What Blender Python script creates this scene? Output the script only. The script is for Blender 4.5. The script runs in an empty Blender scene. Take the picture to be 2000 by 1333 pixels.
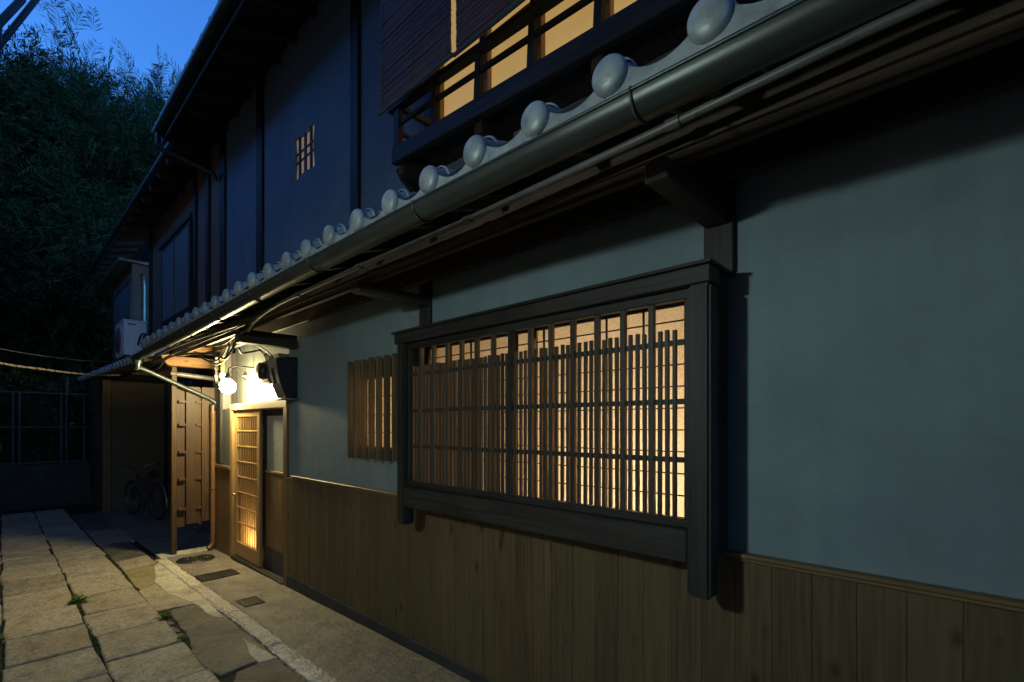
import bpy, bmesh, math, random
import numpy as np
from mathutils import Matrix, Vector

sc = bpy.context.scene
H = 1.60                       # camera height; most heights below are written as H + offset
rnd = random.Random(7)

# ------------------------------------------------------------------ camera
cam_d = bpy.data.cameras.new('camera'); cam = bpy.data.objects.new('camera', cam_d)
sc.collection.objects.link(cam)
cam_d.lens = 17.0; cam_d.sensor_width = 36.0; cam_d.shift_y = 0.0818
cam_d.clip_start = 0.05; cam_d.clip_end = 2000
cam.location = (0, -2.0, H)
cam.rotation_euler = (math.radians(90), 0, math.radians(43.35))
sc.camera = cam

# ------------------------------------------------------------------ world: blue hour sky
world = bpy.data.worlds.new('World'); sc.world = world; world.use_nodes = True
wn = world.node_tree.nodes; wl = world.node_tree.links
bg = wn['Background']
sky = wn.new('ShaderNodeTexSky'); sky.sky_type = 'NISHITA'; sky.sun_disc = False
sky.sun_elevation = math.radians(15.0); sky.sun_rotation = math.radians(200)
sky.air_density = 1.0; sky.dust_density = 0.0; sky.ozone_density = 3.0
tint = wn.new('ShaderNodeMix'); tint.data_type = 'RGBA'; tint.blend_type = 'MULTIPLY'
tint.inputs[0].default_value = 1.0; tint.inputs[7].default_value = (0.60, 1.36, 2.4, 1)
wl.new(sky.outputs[0], tint.inputs[6]); wl.new(tint.outputs[2], bg.inputs['Color'])
bg.inputs['Strength'].default_value = 0.15

sc.view_settings.view_transform = 'Standard'; sc.view_settings.look = 'None'
sc.view_settings.exposure = 0.0; sc.view_settings.gamma = 1.0
cy = sc.cycles
cy.use_denoising = True
cy.denoiser = 'OPENIMAGEDENOISE'; cy.denoising_input_passes = 'RGB_ALBEDO_NORMAL'; cy.denoising_prefilter = 'ACCURATE'
cy.max_bounces = 8; cy.diffuse_bounces = 4; cy.glossy_bounces = 3; cy.transmission_bounces = 5
cy.sample_clamp_indirect = 4.0
cy.use_adaptive_sampling = False

# lamp intensities (emission of real bulbs that stand in the scene)
PORCH_EMIT = 640.0
ALLEY_EMIT = 450.0
ROOM_EMIT = 225.0
HALL_EMIT = 260.0

# ------------------------------------------------------------------ helpers
def gz(x):                      # the alley falls gently away from the camera
    return 0.036 + (max(x, -16.0) + 2.16) * 0.0215

def link(o): sc.collection.objects.link(o); return o

def tag(o, label=None, cat=None, group=None, kind=None):
    if label: o['label'] = label
    if cat: o['category'] = cat
    if group: o['group'] = group
    if kind: o['kind'] = kind
    return o

def empty(name, loc, label, cat, group=None):
    o = bpy.data.objects.new(name, None); link(o); o.location = loc; o.empty_display_size = 0.1
    return tag(o, label, cat, group)

def setpar(o, parent):
    if parent is None: return
    o.parent = parent
    if parent.type == 'EMPTY':
        o.matrix_parent_inverse = Matrix.Translation(parent.location).inverted()

class MB:
    def __init__(self): self.v = []; self.f = []; self.sm = []
    def add(self, vs, fs, smooth=False):
        n = len(self.v); self.v += [tuple(p) for p in vs]
        self.f += [tuple(n + i for i in f) for f in fs]; self.sm += [smooth] * len(fs); return self
    def box(self, x0, x1, y0, y1, z0, z1):
        if x0 > x1: x0, x1 = x1, x0
        if y0 > y1: y0, y1 = y1, y0
        if z0 > z1: z0, z1 = z1, z0
        return self.add([(x0,y0,z0),(x1,y0,z0),(x1,y1,z0),(x0,y1,z0),(x0,y0,z1),(x1,y0,z1),(x1,y1,z1),(x0,y1,z1)],
            [(3,2,1,0),(4,5,6,7),(0,1,5,4),(1,2,6,5),(2,3,7,6),(3,0,4,7)])
    def bar(self, a, b, w, h, up=(0,0,1)):
        a = Vector(a); b = Vector(b); d = (b - a).normalized(); up = Vector(up)
        if abs(d.dot(up)) > .98: up = Vector((0,1,0))
        s = d.cross(up).normalized(); u = s.cross(d).normalized()
        c = [s*(-w/2)+u*(-h/2), s*(w/2)+u*(-h/2), s*(w/2)+u*(h/2), s*(-w/2)+u*(h/2)]
        return self.add([a+k for k in c] + [b+k for k in c],
            [(3,2,1,0),(4,5,6,7),(0,1,5,4),(1,2,6,5),(2,3,7,6),(3,0,4,7)])
    def tube(self, pts, r, n=10, cap=True):
        pts = [Vector(p) for p in pts]; rings = []; prev = None
        rr = r if isinstance(r, (list, tuple)) else [r] * len(pts)
        for i, p in enumerate(pts):
            d = (pts[min(i+1, len(pts)-1)] - pts[max(i-1, 0)]).normalized()
            if prev is None:
                a = Vector((0,0,1)) if abs(d.z) < .9 else Vector((1,0,0))
                s = d.cross(a).normalized()
            else:
                s = (prev - d * prev.dot(d)).normalized()
            prev = s; u = d.cross(s)
            rings.append([p + (s*math.cos(2*math.pi*k/n) + u*math.sin(2*math.pi*k/n)) * rr[i] for k in range(n)])
        vs = [q for rg in rings for q in rg]; fs = []
        for i in range(len(pts)-1):
            for k in range(n):
                fs.append((i*n+k, i*n+(k+1)%n, (i+1)*n+(k+1)%n, (i+1)*n+k))
        self.add(vs, fs, True)
        if cap:
            m = (len(pts)-1)*n
            self.add(rings[0], [tuple(range(n))[::-1]]); self.add(rings[-1], [tuple(range(n))])
        return self
    def lathe(self, prof, origin, axis, n=20):       # prof: (radius, height) along axis
        o = Vector(origin); ax = Vector(axis).normalized()
        a = Vector((0,0,1)) if abs(ax.z) < .9 else Vector((1,0,0))
        s = ax.cross(a).normalized(); u = ax.cross(s)
        vs = []; fs = []
        for r, h in prof:
            for k in range(n):
                t = 2*math.pi*k/n; vs.append(o + ax*h + (s*math.cos(t)+u*math.sin(t))*r)
        for i in range(len(prof)-1):
            for k in range(n): fs.append((i*n+k, i*n+(k+1)%n, (i+1)*n+(k+1)%n, (i+1)*n+k))
        return self.add(vs, fs, True)
    def prism(self, poly, axis, h0, h1):             # poly in the two other axes, extruded along axis
        def P(a, b, h):
            return {'x': (h,a,b), 'y': (a,h,b), 'z': (a,b,h)}[axis]
        n = len(poly)
        vs = [P(a,b,h0) for a,b in poly] + [P(a,b,h1) for a,b in poly]
        fs = [tuple(range(n))[::-1], tuple(range(n,2*n))] + [(i,(i+1)%n,n+(i+1)%n,n+i) for i in range(n)]
        return self.add(vs, fs)
    def mesh(self, name, mat, bevel=0.0, seg=1):
        me = bpy.data.meshes.new(name)
        me.from_pydata(self.v, [], self.f); me.update()
        me.polygons.foreach_set('use_smooth', self.sm)
        bm = bmesh.new(); bm.from_mesh(me)
        bmesh.ops.recalc_face_normals(bm, faces=bm.faces)
        if bevel:
            es = [e for e in bm.edges if len(e.link_faces) == 2 and e.calc_face_angle(0) > .6]
            bmesh.ops.bevel(bm, geom=es, offset=bevel, segments=seg, affect='EDGES', clamp_overlap=True)
        bm.to_mesh(me); bm.free()
        if mat is not None: me.materials.append(mat)
        return me
    def build(self, name, mat, parent=None, bevel=0.0, seg=1):
        o = link(bpy.data.objects.new(name, self.mesh(name, mat, bevel, seg)))
        setpar(o, parent); return o

def two_tone(me, mat2):        # weathered front face, sides lightened so window glow sits in their colour
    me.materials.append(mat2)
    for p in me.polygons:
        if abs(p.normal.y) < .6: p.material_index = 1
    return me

def inst(name, me, loc, parent=None, rot=None, scale=None):
    o = link(bpy.data.objects.new(name, me)); setpar(o, parent); o.location = loc
    if rot: o.rotation_euler = rot
    if scale: o.scale = scale
    return o

def sheet_pane(x0,x1,y,z0,z1): return MB().add([(x0,y,z0),(x1,y,z0),(x1,y,z1),(x0,y,z1)], [(0,1,2,3)])   # one layer of paper
def B(x0,x1,y0,y1,z0,z1): return MB().box(x0,x1,y0,y1,z0,z1)

# ------------------------------------------------------------------ materials
def base_mat(name):
    m = bpy.data.materials.new(name); m.use_nodes = True
    return m, m.node_tree.nodes, m.node_tree.links, m.node_tree.nodes['Principled BSDF']

def coords(n, l, scale, rand=True):
    tc = n.new('ShaderNodeTexCoord'); mp = n.new('ShaderNodeMapping')
    mp.inputs['Scale'].default_value = scale
    l.new(tc.outputs['Object'], mp.inputs['Vector'])
    if rand:
        oi = n.new('ShaderNodeObjectInfo'); mu = n.new('ShaderNodeMath'); mu.operation = 'MULTIPLY'; mu.inputs[1].default_value = 37.0
        l.new(oi.outputs['Random'], mu.inputs[0]); l.new(mu.outputs[0], mp.inputs['Location'])
    return mp.outputs['Vector']

def noise(n, l, vec, scale, detail=4, rough=.55, dist=0):
    t = n.new('ShaderNodeTexNoise'); t.inputs['Scale'].default_value = scale; t.inputs['Detail'].default_value = detail
    t.inputs['Roughness'].default_value = rough; t.inputs['Distortion'].default_value = dist
    l.new(vec, t.inputs['Vector']); return t.outputs['Fac']

def ramp(n, l, fac, stops):
    r = n.new('ShaderNodeValToRGB'); e = r.color_ramp.elements
    while len(e) < len(stops): e.new(.5)
    for k, (p, c) in enumerate(stops):
        e[k].position = p; e[k].color = (c[0], c[1], c[2], 1) if not isinstance(c, (int, float)) else (c, c, c, 1)
    l.new(fac, r.inputs[0]); return r.outputs[0]

def mixc(n, l, a, b, fac, mode='MIX'):
    m = n.new('ShaderNodeMix'); m.data_type = 'RGBA'; m.blend_type = mode
    for sock, v in ((m.inputs[6], a), (m.inputs[7], b)):
        if isinstance(v, (tuple, list)): sock.default_value = (v[0], v[1], v[2], 1)
        else: l.new(v, sock)
    if isinstance(fac, (int, float)): m.inputs[0].default_value = fac
    else: l.new(fac, m.inputs[0])
    return m.outputs[2]

def bump(n, l, p, height, strength, dist=.01):
    b = n.new('ShaderNodeBump'); b.inputs['Strength'].default_value = strength; b.inputs['Distance'].default_value = dist
    l.new(height, b.inputs['Height']); l.new(b.outputs[0], p.inputs['Normal'])

def sc3(c, k): return tuple(min(1, x*k) for x in c)

def simple(name, col, rough=.6, metal=0.0, var=.25, scale=8, bscale=60, bstr=.15, spec=.5, stretch=(1,1,1), rand=True, tintvar=.0):
    m, n, l, p = base_mat(name)
    v = coords(n, l, stretch, rand)
    f = noise(n, l, v, scale, 5)
    c = ramp(n, l, f, [(.3, sc3(col, 1-var)), (.7, sc3(col, 1+var))])
    if tintvar:
        oi = n.new('ShaderNodeObjectInfo')
        k = ramp(n, l, oi.outputs['Random'], [(0, 1-tintvar), (1, 1.0)])
        c = mixc(n, l, c, k, 1.0, 'MULTIPLY')
    l.new(c, p.inputs['Base Color'])
    p.inputs['Roughness'].default_value = rough; p.inputs['Metallic'].default_value = metal
    p.inputs['Specular IOR Level'].default_value = spec
    if bstr: bump(n, l, p, noise(n, l, v, bscale, 4), bstr)
    return m

def wood(name, col, axis='z', rough=.6, contrast=.35, knots=0.0, tintvar=.25, green=0.0, spec=.3, gr=1.0):
    m, n, l, p = base_mat(name)
    s = {'z': (22*gr, 22*gr, 1.1), 'x': (1.1, 22*gr, 22*gr), 'y': (22*gr, 1.1, 22*gr)}[axis]
    v = coords(n, l, s)
    f = noise(n, l, v, 2.2, 6, .6, .35)
    s2 = tuple(k*.16 if k > 2 else k*.7 for k in s)
    v2 = coords(n, l, s2)
    f2 = noise(n, l, v2, 1.3, 3, .5)
    c = ramp(n, l, f, [(.28, sc3(col, 1-contrast)), (.52, col), (.75, sc3(col, 1+contrast*.8))])
    dark = ramp(n, l, f2, [(.3, 1-.45*contrast), (.7, 1.0)])
    c = mixc(n, l, c, dark, 1.0, 'MULTIPLY')
    if green:
        v3 = coords(n, l, tuple(k*.5 for k in s2)); f3 = noise(n, l, v3, 1.1, 2)
        c = mixc(n, l, c, (col[0]*.75, col[1]*1.02, col[2]*.95), ramp(n, l, f3, [(.4, 0.0), (.65, green)]))
    if knots:
        vo = n.new('ShaderNodeTexVoronoi'); vo.inputs['Scale'].default_value = 1.0
        sk = {'z': (8.5, 8.5, 4.2), 'x': (4.2, 8.5, 8.5), 'y': (8.5, 4.2, 8.5)}[axis]
        l.new(coords(n, l, sk), vo.inputs['Vector'])
        k = ramp(n, l, vo.outputs['Distance'], [(.06, knots), (.12, knots*.55), (.15, knots*.1), (.17, knots*.4), (.20, 0.0)])
        c = mixc(n, l, c, sc3(col, .28), k)
    oi = n.new('ShaderNodeObjectInfo')
    c = mixc(n, l, c, ramp(n, l, oi.outputs['Random'], [(0, 1-tintvar), (1, 1.0)]), 1.0, 'MULTIPLY')
    l.new(c, p.inputs['Base Color'])
    p.inputs['Roughness'].default_value = rough; p.inputs['Specular IOR Level'].default_value = spec
    bump(n, l, p, f, .25, .004)
    return m

def plaster(name, col, rough=.75, spec=.3):
    m, n, l, p = base_mat(name)
    v = coords(n, l, (1,1,1), False)
    f = noise(n, l, v, 1.1, 5, .6); g = noise(n, l, v, 14, 5)
    c = ramp(n, l, f, [(.3, (col[0]*.80, col[1]*.80, col[2]*.84)), (.7, (col[0]*1.14, col[1]*1.12, col[2]*1.06))])
    c = mixc(n, l, c, ramp(n, l, g, [(.3, .92), (.7, 1.0)]), 1.0, 'MULTIPLY')
    v2 = coords(n, l, (6, 6, .35), False)
    c = mixc(n, l, c, ramp(n, l, noise(n, l, v2, 1.5, 4), [(.35, .86), (.6, 1.0)]), .55, 'MULTIPLY')
    # faint darker hairlines and trowel sweeps
    v3 = coords(n, l, (1.0, 1.0, 3.2), False)
    tr = noise(n, l, v3, 1.6, 4, .55, .6)
    c = mixc(n, l, c, ramp(n, l, tr, [(.30, .86), (.50, 1.0), (.75, 1.08)]), .55, 'MULTIPLY')
    l.new(c, p.inputs['Base Color']); p.inputs['Roughness'].default_value = rough
    p.inputs['Specular IOR Level'].default_value = spec
    hh = n.new('ShaderNodeMath'); hh.operation = 'ADD'
    l.new(noise(n, l, v, 45, 6, .65), hh.inputs[0]); l.new(noise(n, l, v, 9, 4), hh.inputs[1])
    bump(n, l, p, hh.outputs[0], .25, .007)
    return m

def stone(name, col, stain, bst=.5, bsc=70, rough=.75, spec=.35, tintvar=.22, pebble=0):
    m, n, l, p = base_mat(name)
    v = coords(n, l, (1,1,1))
    f = noise(n, l, v, 34, 8, .78); g = noise(n, l, v, 3.2, 4, .6)
    c = ramp(n, l, f, [(.30, sc3(col, .38)), (.47, sc3(col, .88)), (.56, sc3(col, 1.08)), (.72, sc3(col, 1.55))])
    c = mixc(n, l, c, stain, ramp(n, l, g, [(.45, 0.0), (.72, .7)]))
    d = noise(n, l, v, 5, 8, .72)
    c = mixc(n, l, c, ramp(n, l, d, [(.32, .5), (.5, .92), (.6, 1.0)]), 1.0, 'MULTIPLY')
    oi = n.new('ShaderNodeObjectInfo')
    c = mixc(n, l, c, ramp(n, l, oi.outputs['Random'], [(0, 1-tintvar), (1, 1.0)]), 1.0, 'MULTIPLY')
    l.new(c, p.inputs['Base Color']); p.inputs['Roughness'].default_value = rough
    p.inputs['Specular IOR Level'].default_value = spec
    h = n.new('ShaderNodeMath'); h.operation = 'ADD'
    l.new(noise(n, l, v, bsc*.6, 8, .75), h.inputs[0]); l.new(noise(n, l, v, 7, 6, .65), h.inputs[1])
    hgt = h.outputs[0]
    if pebble:
        vo = n.new('ShaderNodeTexVoronoi'); vo.inputs['Scale'].default_value = pebble; l.new(v, vo.inputs['Vector'])
        h2 = n.new('ShaderNodeMath'); h2.operation = 'SUBTRACT'; l.new(hgt, h2.inputs[0]); l.new(vo.outputs['Distance'], h2.inputs[1]); hgt = h2.outputs[0]
    bump(n, l, p, hgt, bst, .05)
    return m

def emit(name, col, strength):
    m = bpy.data.materials.new(name); m.use_nodes = True; n = m.node_tree.nodes; l = m.node_tree.links
    e = n.new('ShaderNodeEmission'); e.inputs[0].default_value = (*col, 1); e.inputs[1].default_value = strength
    l.new(e.outputs[0], n['Material Output'].inputs['Surface']); return m

def paper(name, col, grain=.35, front=.6):           # translucent frosted pane, lit from the room behind it
    m = bpy.data.materials.new(name); m.use_nodes = True; n = m.node_tree.nodes; l = m.node_tree.links
    n.remove(n['Principled BSDF'])
    v = coords(n, l, (1,1,1), False)
    g = noise(n, l, v, 190, 3, .7)
    c = ramp(n, l, g, [(.35, sc3(col, 1-grain)), (.65, sc3(col, 1.0))])
    t = n.new('ShaderNodeBsdfTranslucent'); l.new(c, t.inputs[0])
    d = n.new('ShaderNodeBsdfDiffuse'); d.inputs[0].default_value = (*sc3(col, front), 1)
    mx = n.new('ShaderNodeMixShader'); mx.inputs[0].default_value = .25
    l.new(t.outputs[0], mx.inputs[1]); l.new(d.outputs[0], mx.inputs[2])
    l.new(mx.outputs[0], n['Material Output'].inputs['Surface']); return m

def lit_paper(name, col, strength):        # lit upstairs paper screens
    m, n, l, p = base_mat(name)
    v = coords(n, l, (1,1,1), False)
    c = ramp(n, l, noise(n, l, v, 5, 3), [(.3, sc3(col, .92)), (.7, col)])
    p.inputs['Base Color'].default_value = (.5, .45, .35, 1); p.inputs['Roughness'].default_value = .8
    l.new(c, p.inputs['Emission Color']); p.inputs['Emission Strength'].default_value = strength
    return m

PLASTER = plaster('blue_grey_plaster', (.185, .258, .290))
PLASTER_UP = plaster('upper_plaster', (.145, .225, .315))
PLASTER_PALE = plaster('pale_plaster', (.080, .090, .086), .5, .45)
PLASTER_BROWN = plaster('brown_plaster', (.20, .135, .10))
BOARD = wood('cedar_board', (.138, .094, .048), 'z', .6, .5, .95, .24, .45, gr=1.5)
DARKZ = wood('dark_timber_vertical', (.030, .028, .026), 'z', .55, .75, 0, .2)
DARKX = wood('dark_timber_along', (.030, .028, .026), 'x', .55, .75, 0, .2)
DARKY = wood('dark_timber_across', (.055, .044, .034), 'y', .6, .45, 0, .2)
BEAMX = wood('brown_beam', (.075, .051, .032), 'x', .65, .6, 0, .1)
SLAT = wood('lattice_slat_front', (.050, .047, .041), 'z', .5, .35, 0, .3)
SLATSIDE_LIT = wood('lattice_slat_lit_side', (.30, .175, .075), 'z', .5, .35, 0, .3)  # paler than the front: glow from the pane put into the colour
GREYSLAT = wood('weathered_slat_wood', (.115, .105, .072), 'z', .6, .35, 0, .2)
GREYSIDE_LIT = wood('slat_lit_side', (.23, .145, .07), 'z', .6, .4, .3, .2)  # side colour raised to carry the small window's glow
GOLDZ = wood('cypress_vertical', (.40, .25, .105), 'z', .5, .3, 0, .12)
GOLDX = wood('cypress_along', (.40, .25, .105), 'x', .5, .3, 0, .12)
DOORBOARD = wood('door_board', (.20, .125, .055), 'z', .55, .35, .5, .2)
SCREEN = wood('stained_screen_board', (.066, .037, .017), 'z', .55, .5, .5, .2)
FRESHY = wood('fresh_beam', (.22, .118, .044), 'y', .5, .45, .8, .1, gr=.6)
CAPX = wood('cap_rail_wood', (.17, .115, .055), 'x', .45, .3, 0, .1)
OLDBOARD = wood('old_soffit_board', (.050, .036, .026), 'y', .75, .5, 0, .35)
TILE = simple('smoked_tile', (.31, .36, .375), .42, .12, .32, 14, 60, .14, .5)
GUTTER = simple('bronze_gutter', (.040, .052, .050), .36, .4, .25, 6, 120, .05, .5, stretch=(.6, 4, 4))
METAL = simple('galvanised_metal', (.33, .33, .30), .32, .8, .2, 12, 80, .08)
PIPEGREY = simple('grey_conduit', (.105, .105, .098), .42, 0, .25, 10, 60, .05)
COPPER = simple('brown_downpipe', (.15, .075, .035), .42, .15, .25, 9, 60, .08)
BLACK = simple('black_plastic', (.018, .019, .019), .38, 0, .2, 10, 60, .04)
CABLE = simple('black_cable', (.012, .012, .012), .55, 0, .2, 10, 60, .02)
GREYBOX = simple('grey_metal_panel', (.22, .22, .20), .4, .3, .15, 9, 80, .05)
BASE = simple('dark_mortar_base', (.030, .034, .036), .8, 0, .3, 5, 60, .25)
CONC = stone('trowelled_concrete', (.205, .185, .14), (.31, .28, .21), .55, 16, .58, .5, .0)
CEMENT = stone('pale_cement_patch', (.52, .48, .36), (.46, .42, .30), .12, 40, .8, .3, .05)
OLDCEM = stone('old_cement_slab', (.33, .29, .19), (.36, .31, .19), .2, 40, .75, .35, .1)
MOSSY = stone('mossy_slab', (.27, .22, .11), (.17, .19, .06), .3, 40, .75, .35, .1)
SLATE = stone('worn_asphalt_patch', (.135, .125, .085), (.26, .235, .16), .8, 20, .5, .5, .25)
SLAB = stone('granite_paving', (.66, .60, .41), (.58, .44, .22), 1.0, 34, .70, .4, .28)
KERB = stone('rough_kerb_stone', (.74, .68, .52), (.72, .64, .45), .6, 30, .38, .8, .15, 42)
SOIL = stone('dark_soil', (.050, .044, .030), (.045, .05, .02), .8, 25, .9, .2, .0)
IRON = simple('cast_iron', (.060, .056, .046), .38, .6, .35, 20, 120, .3)
WHITEPL = simple('white_enamel', (.78, .80, .82), .45, 0, .06, 6, 60, .02)
WHITEPIPE = simple('white_pipe', (.26, .255, .22), .4, 0, .12, 14, 60, .05)
YELLOW = simple('yellow_tag', (.75, .48, .04), .5, 0, .08, 10, 60, .02)
RUBBER = simple('tyre_rubber', (.02, .02, .02), .7, 0, .2, 10, 100, .1)
CHROME = simple('chrome', (.30, .30, .31), .32, 1, .1, 10, 60, .02)
BIKEPAINT = simple('bicycle_paint', (.05, .06, .09), .35, .3, .1, 6, 60, .02)
SADDLE = simple('saddle_vinyl', (.025, .02, .018), .5, 0, .2, 10, 80, .1)
FENCEM = simple('pale_green_steel', (.05, .075, .075), .6, .1, .15, 6, 60, .05)
REED = wood('bamboo_reed', (.20, .10, .052), 'x', .6, .5, 0, .2)
ROPE = simple('rope_fibre', (.22, .185, .12), .8, 0, .3, 40, 200, .3)
WINGLASS = simple('dark_window_glass', (.05, .065, .08), .12, 0, .2, 3, 30, .02)
CURTAIN = simple('pale_curtain_glass', (.16, .20, .22), .35, 0, .25, 4, 30, .05, stretch=(6, 1, .4))
BRICKWALL = simple('retaining_concrete', (.045, .045, .035), .85, 0, .35, 4, 30, .3)
BARK = simple('bark', (.055, .042, .03), .9, 0, .35, 9, 40, .6, stretch=(3, 3, .7))
CREAM = simple('room_cream', (.26, .20, .13), .8, 0, .05, 3, 30, 0)
HALLFLOOR = simple('hall_wood', (.45, .32, .18), .5, 0, .15, 6, 30, .05)
PANE = paper('frosted_pane', (.86, .76, .60), .38)
PANE_HALL = paper('frosted_door_pane', (.40, .30, .16), .2, .06)
UPPAPER = lit_paper('lit_paper_screen', (1.0, .63, .20), .40)
SMALLPAPER = lit_paper('lit_lattice_paper', (.95, .62, .44), .17)
DOORGLASS = simple('pale_frosted_glass', (.40, .43, .40), .35, 0, .1, 20, 120, .1)

def leafmat(name, a, b):
    m, n, l, p = base_mat(name)
    v = coords(n, l, (1,1,1), False)
    c = ramp(n, l, noise(n, l, v, .9, 4), [(.3, a), (.7, b)])
    l.new(c, p.inputs['Base Color']); p.inputs['Roughness'].default_value = .75
    p.inputs['Specular IOR Level'].default_value = .12
    return m
LEAF_A = leafmat('feathery_leaf', (.030, .050, .022), (.065, .095, .034))
LEAF_B = leafmat('broad_leaf', (.018, .032, .015), (.040, .060, .022))
LEAF_C = leafmat('shrub_leaf', (.030, .050, .018), (.060, .090, .028))
WEED = leafmat('weed_leaf', (.045, .085, .018), (.085, .13, .03))

# ================================================================== GROUND
def sheet(name, xs, ys, zfun, mat, label=None):
    vs = [(x, y, zfun(x, y)) for x in xs for y in ys]; ny = len(ys); fs = []
    for i in range(len(xs)-1):
        for j in range(ny-1): fs.append((i*ny+j, (i+1)*ny+j, (i+1)*ny+j+1, i*ny+j+1))
    o = MB().add(vs, fs, True).build(name, mat); o['kind'] = 'structure'
    return o
xs = [-400, -120, -60, -30, -20, -16] + [-15 + k for k in range(0, 22)] + [12, 40, 120, 400]
ys = [-400, -60, -15, -6, -3.4, -2.4, -1.5, -.7, 0, 1.5, 6, 15, 60, 400]
ground = sheet('ground', xs, ys, lambda x, y: gz(min(x, 8)) - .045, SOIL)

def wob_poly(pts, step, amp, r):
    out = []
    for i in range(len(pts)):
        a = pts[i]; b = pts[(i+1) % len(pts)]
        d = math.hypot(b[0]-a[0], b[1]-a[1]); k = max(1, int(d/step))
        for j in range(k):
            t = j/k; q = amp if j else amp*.5
            out.append((a[0]+(b[0]-a[0])*t + r.uniform(-q, q), a[1]+(b[1]-a[1])*t + r.uniform(-q, q)))
    return out

def slab(name, pts, top, thick, mat, parent, r, step=.12, amp=.006, bev=.008, tilt=0.0, bulge=.0):
    """an irregular flat stone: outline pts (x, y), top height above the local ground; origin at its centre"""
    cx = sum(p[0] for p in pts)/len(pts); cyy = sum(p[1] for p in pts)/len(pts)
    w = wob_poly(pts, step, amp, r); n = len(w)
    tx, ty = r.uniform(-tilt, tilt), r.uniform(-tilt, tilt)
    ar = sum(w[i][0]*w[(i+1)%n][1]-w[(i+1)%n][0]*w[i][1] for i in range(n))
    if ar < 0: w = w[::-1]
    def zt(x, y, dz): return gz(x) - gz(cx) + top + dz + tx*(x-cx) + ty*(y-cyy)
    ins = []
    for i in range(n):                                   # inset ring for a worn, rounded edge
        a = Vector(w[i-1]); b = Vector(w[i]); c = Vector(w[(i+1) % n])
        d = (c - a).normalized(); nr = Vector((-d.y, d.x)); ins.append((b.x+nr.x*bev, b.y+nr.y*bev))
    vs = [(x-cx, y-cyy, gz(x)-gz(cx)+top-thick) for x, y in w]
    vs += [(x-cx, y-cyy, zt(x, y, -bev*.8)) for x, y in w]
    vs += [(x-cx, y-cyy, zt(x, y, 0)) for x, y in ins]
    vs += [(0, 0, zt(cx, cyy, bulge))]
    fs = []
    for i in range(n):
        j = (i+1) % n
        fs += [(i, j, n+j, n+i), (n+i, n+j, 2*n+j, 2*n+i), (2*n+i, 2*n+j, 3*n)]
    me = MB().add(vs, fs).mesh(name, mat)
    return inst(name, me, (cx, cyy, gz(cx)), parent)

# alley paving: two columns of granite slabs
pav = MB()
vs = []
pavement = sheet('alley_paving', [-16 + .8*k for k in range(0, 26)], [-3.38, -2.6, -1.97, -1.5, -1.08, -.70], lambda x, y: gz(x) - .020, SOIL)
r = random.Random(3)
jA = [-4.66, -5.29, -5.95, -6.75, -7.45, -8.15, -8.8, -9.4, -10.05, -10.7, -11.4, -12.1, -12.8, -13.5, -14.2]
jA = [1.6, .98, .36, -.26, -.9, -1.55, -2.18, -2.8, -3.42, -4.05] + jA
jB = [-4.256, -4.877, -5.54, -6.215, -6.91, -7.53, -8.22, -8.86, -9.5, -10.15, -10.8, -11.5, -12.2, -12.9, -13.6, -14.3]
jB = [1.5, .8, .14, -.5, -1.14, -1.77, -2.4, -3.02, -3.62] + jB
def column(joints, ya, yb, gap):
    for i in range(len(joints)-1):
        x1, x0 = joints[i], joints[i+1]
        if x0 > -1.0: continue
        g = gap + r.uniform(0, .006); j = lambda: r.uniform(-.012, .012)
        pts = [(x0+g, ya+j()), (x1-g, ya+j()), (x1-g, yb+j()), (x0+g, yb+j())]
        slab('paving_slab', pts, r.uniform(-.004, .004), .05, SLAB, pavement, r, .1, .005, .009, .012, .002)
column(jA, -1.978, -1.521, .011); column(jB, -1.500, -1.056, .011)
jC = [1.2, .5, -.2, -.9, -1.6, -2.3, -3.0, -3.7, -4.4, -5.1, -5.8, -6.5, -7.2, -7.9, -8.7, -9.4, -10.2, -11]
column(jC, -2.45, -2.0, .01)

# strip between slabs and kerb: patched slate, cement and concrete pieces
strip = sheet('patched_strip', [-16 + .8*k for k in range(0, 26)], [-1.085, -.9, -.675], lambda x, y: gz(x) - .014, SOIL)
def piece(name, pts, mat, top=.0, bev=.006, amp=.008): slab(name, pts, top, .04, mat, strip, r, .07, amp, bev, .004, .001)
piece('mortar_patch', [(-6.957,-.754),(-6.145,-.893),(-5.909,-.885),(-5.631,-.888),(-5.368,-.832),(-5.143,-.799),(-4.876,-.769),(-4.734,-.787),(-4.599,-.76),(-4.525,-.718),(-4.824,-.69),(-5.425,-.684),(-6.184,-.684),(-6.797,-.69),(-7.09,-.692)], CEMENT, .008, .006, .009)
piece('cement_slab', [(-5.96,-1.06),(-6.12,-.89),(-5.619,-.87),(-5.15,-.74),(-5.13,-.794),(-5.16,-1.066)], OLDCEM, .002)
piece('mossy_slab', [(-6.98,-1.03),(-7.12,-.70),(-6.15,-.80),(-5.99,-1.04),(-6.323,-1.05)], MOSSY, .001)
piece('cement_slab', [(-7.591,-1.024),(-7.727,-.69),(-7.16,-.69),(-7.02,-1.027)], OLDCEM, .002)
piece('slate_patch', [(-5.11,-.99),(-5.10,-.70),(-4.739,-.69),(-4.525,-.69),(-4.061,-.69),(-3.5,-.69),(-3.484,-.824),(-3.458,-1.033),(-3.678,-1.075),(-3.98,-1.07),(-4.294,-1.017),(-4.642,-1.005)], SLATE, .001)
piece('slate_patch', [(-3.43,-.95),(-3.455,-.70),(-2.2,-.69),(-2.2,-1.06),(-3.2,-1.06)], SLATE, -.001)
piece('slate_patch', [(-2.18,-1.06),(-2.18,-.69),(-.2,-.69),(-.2,-1.06)], SLATE, -.001)
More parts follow.
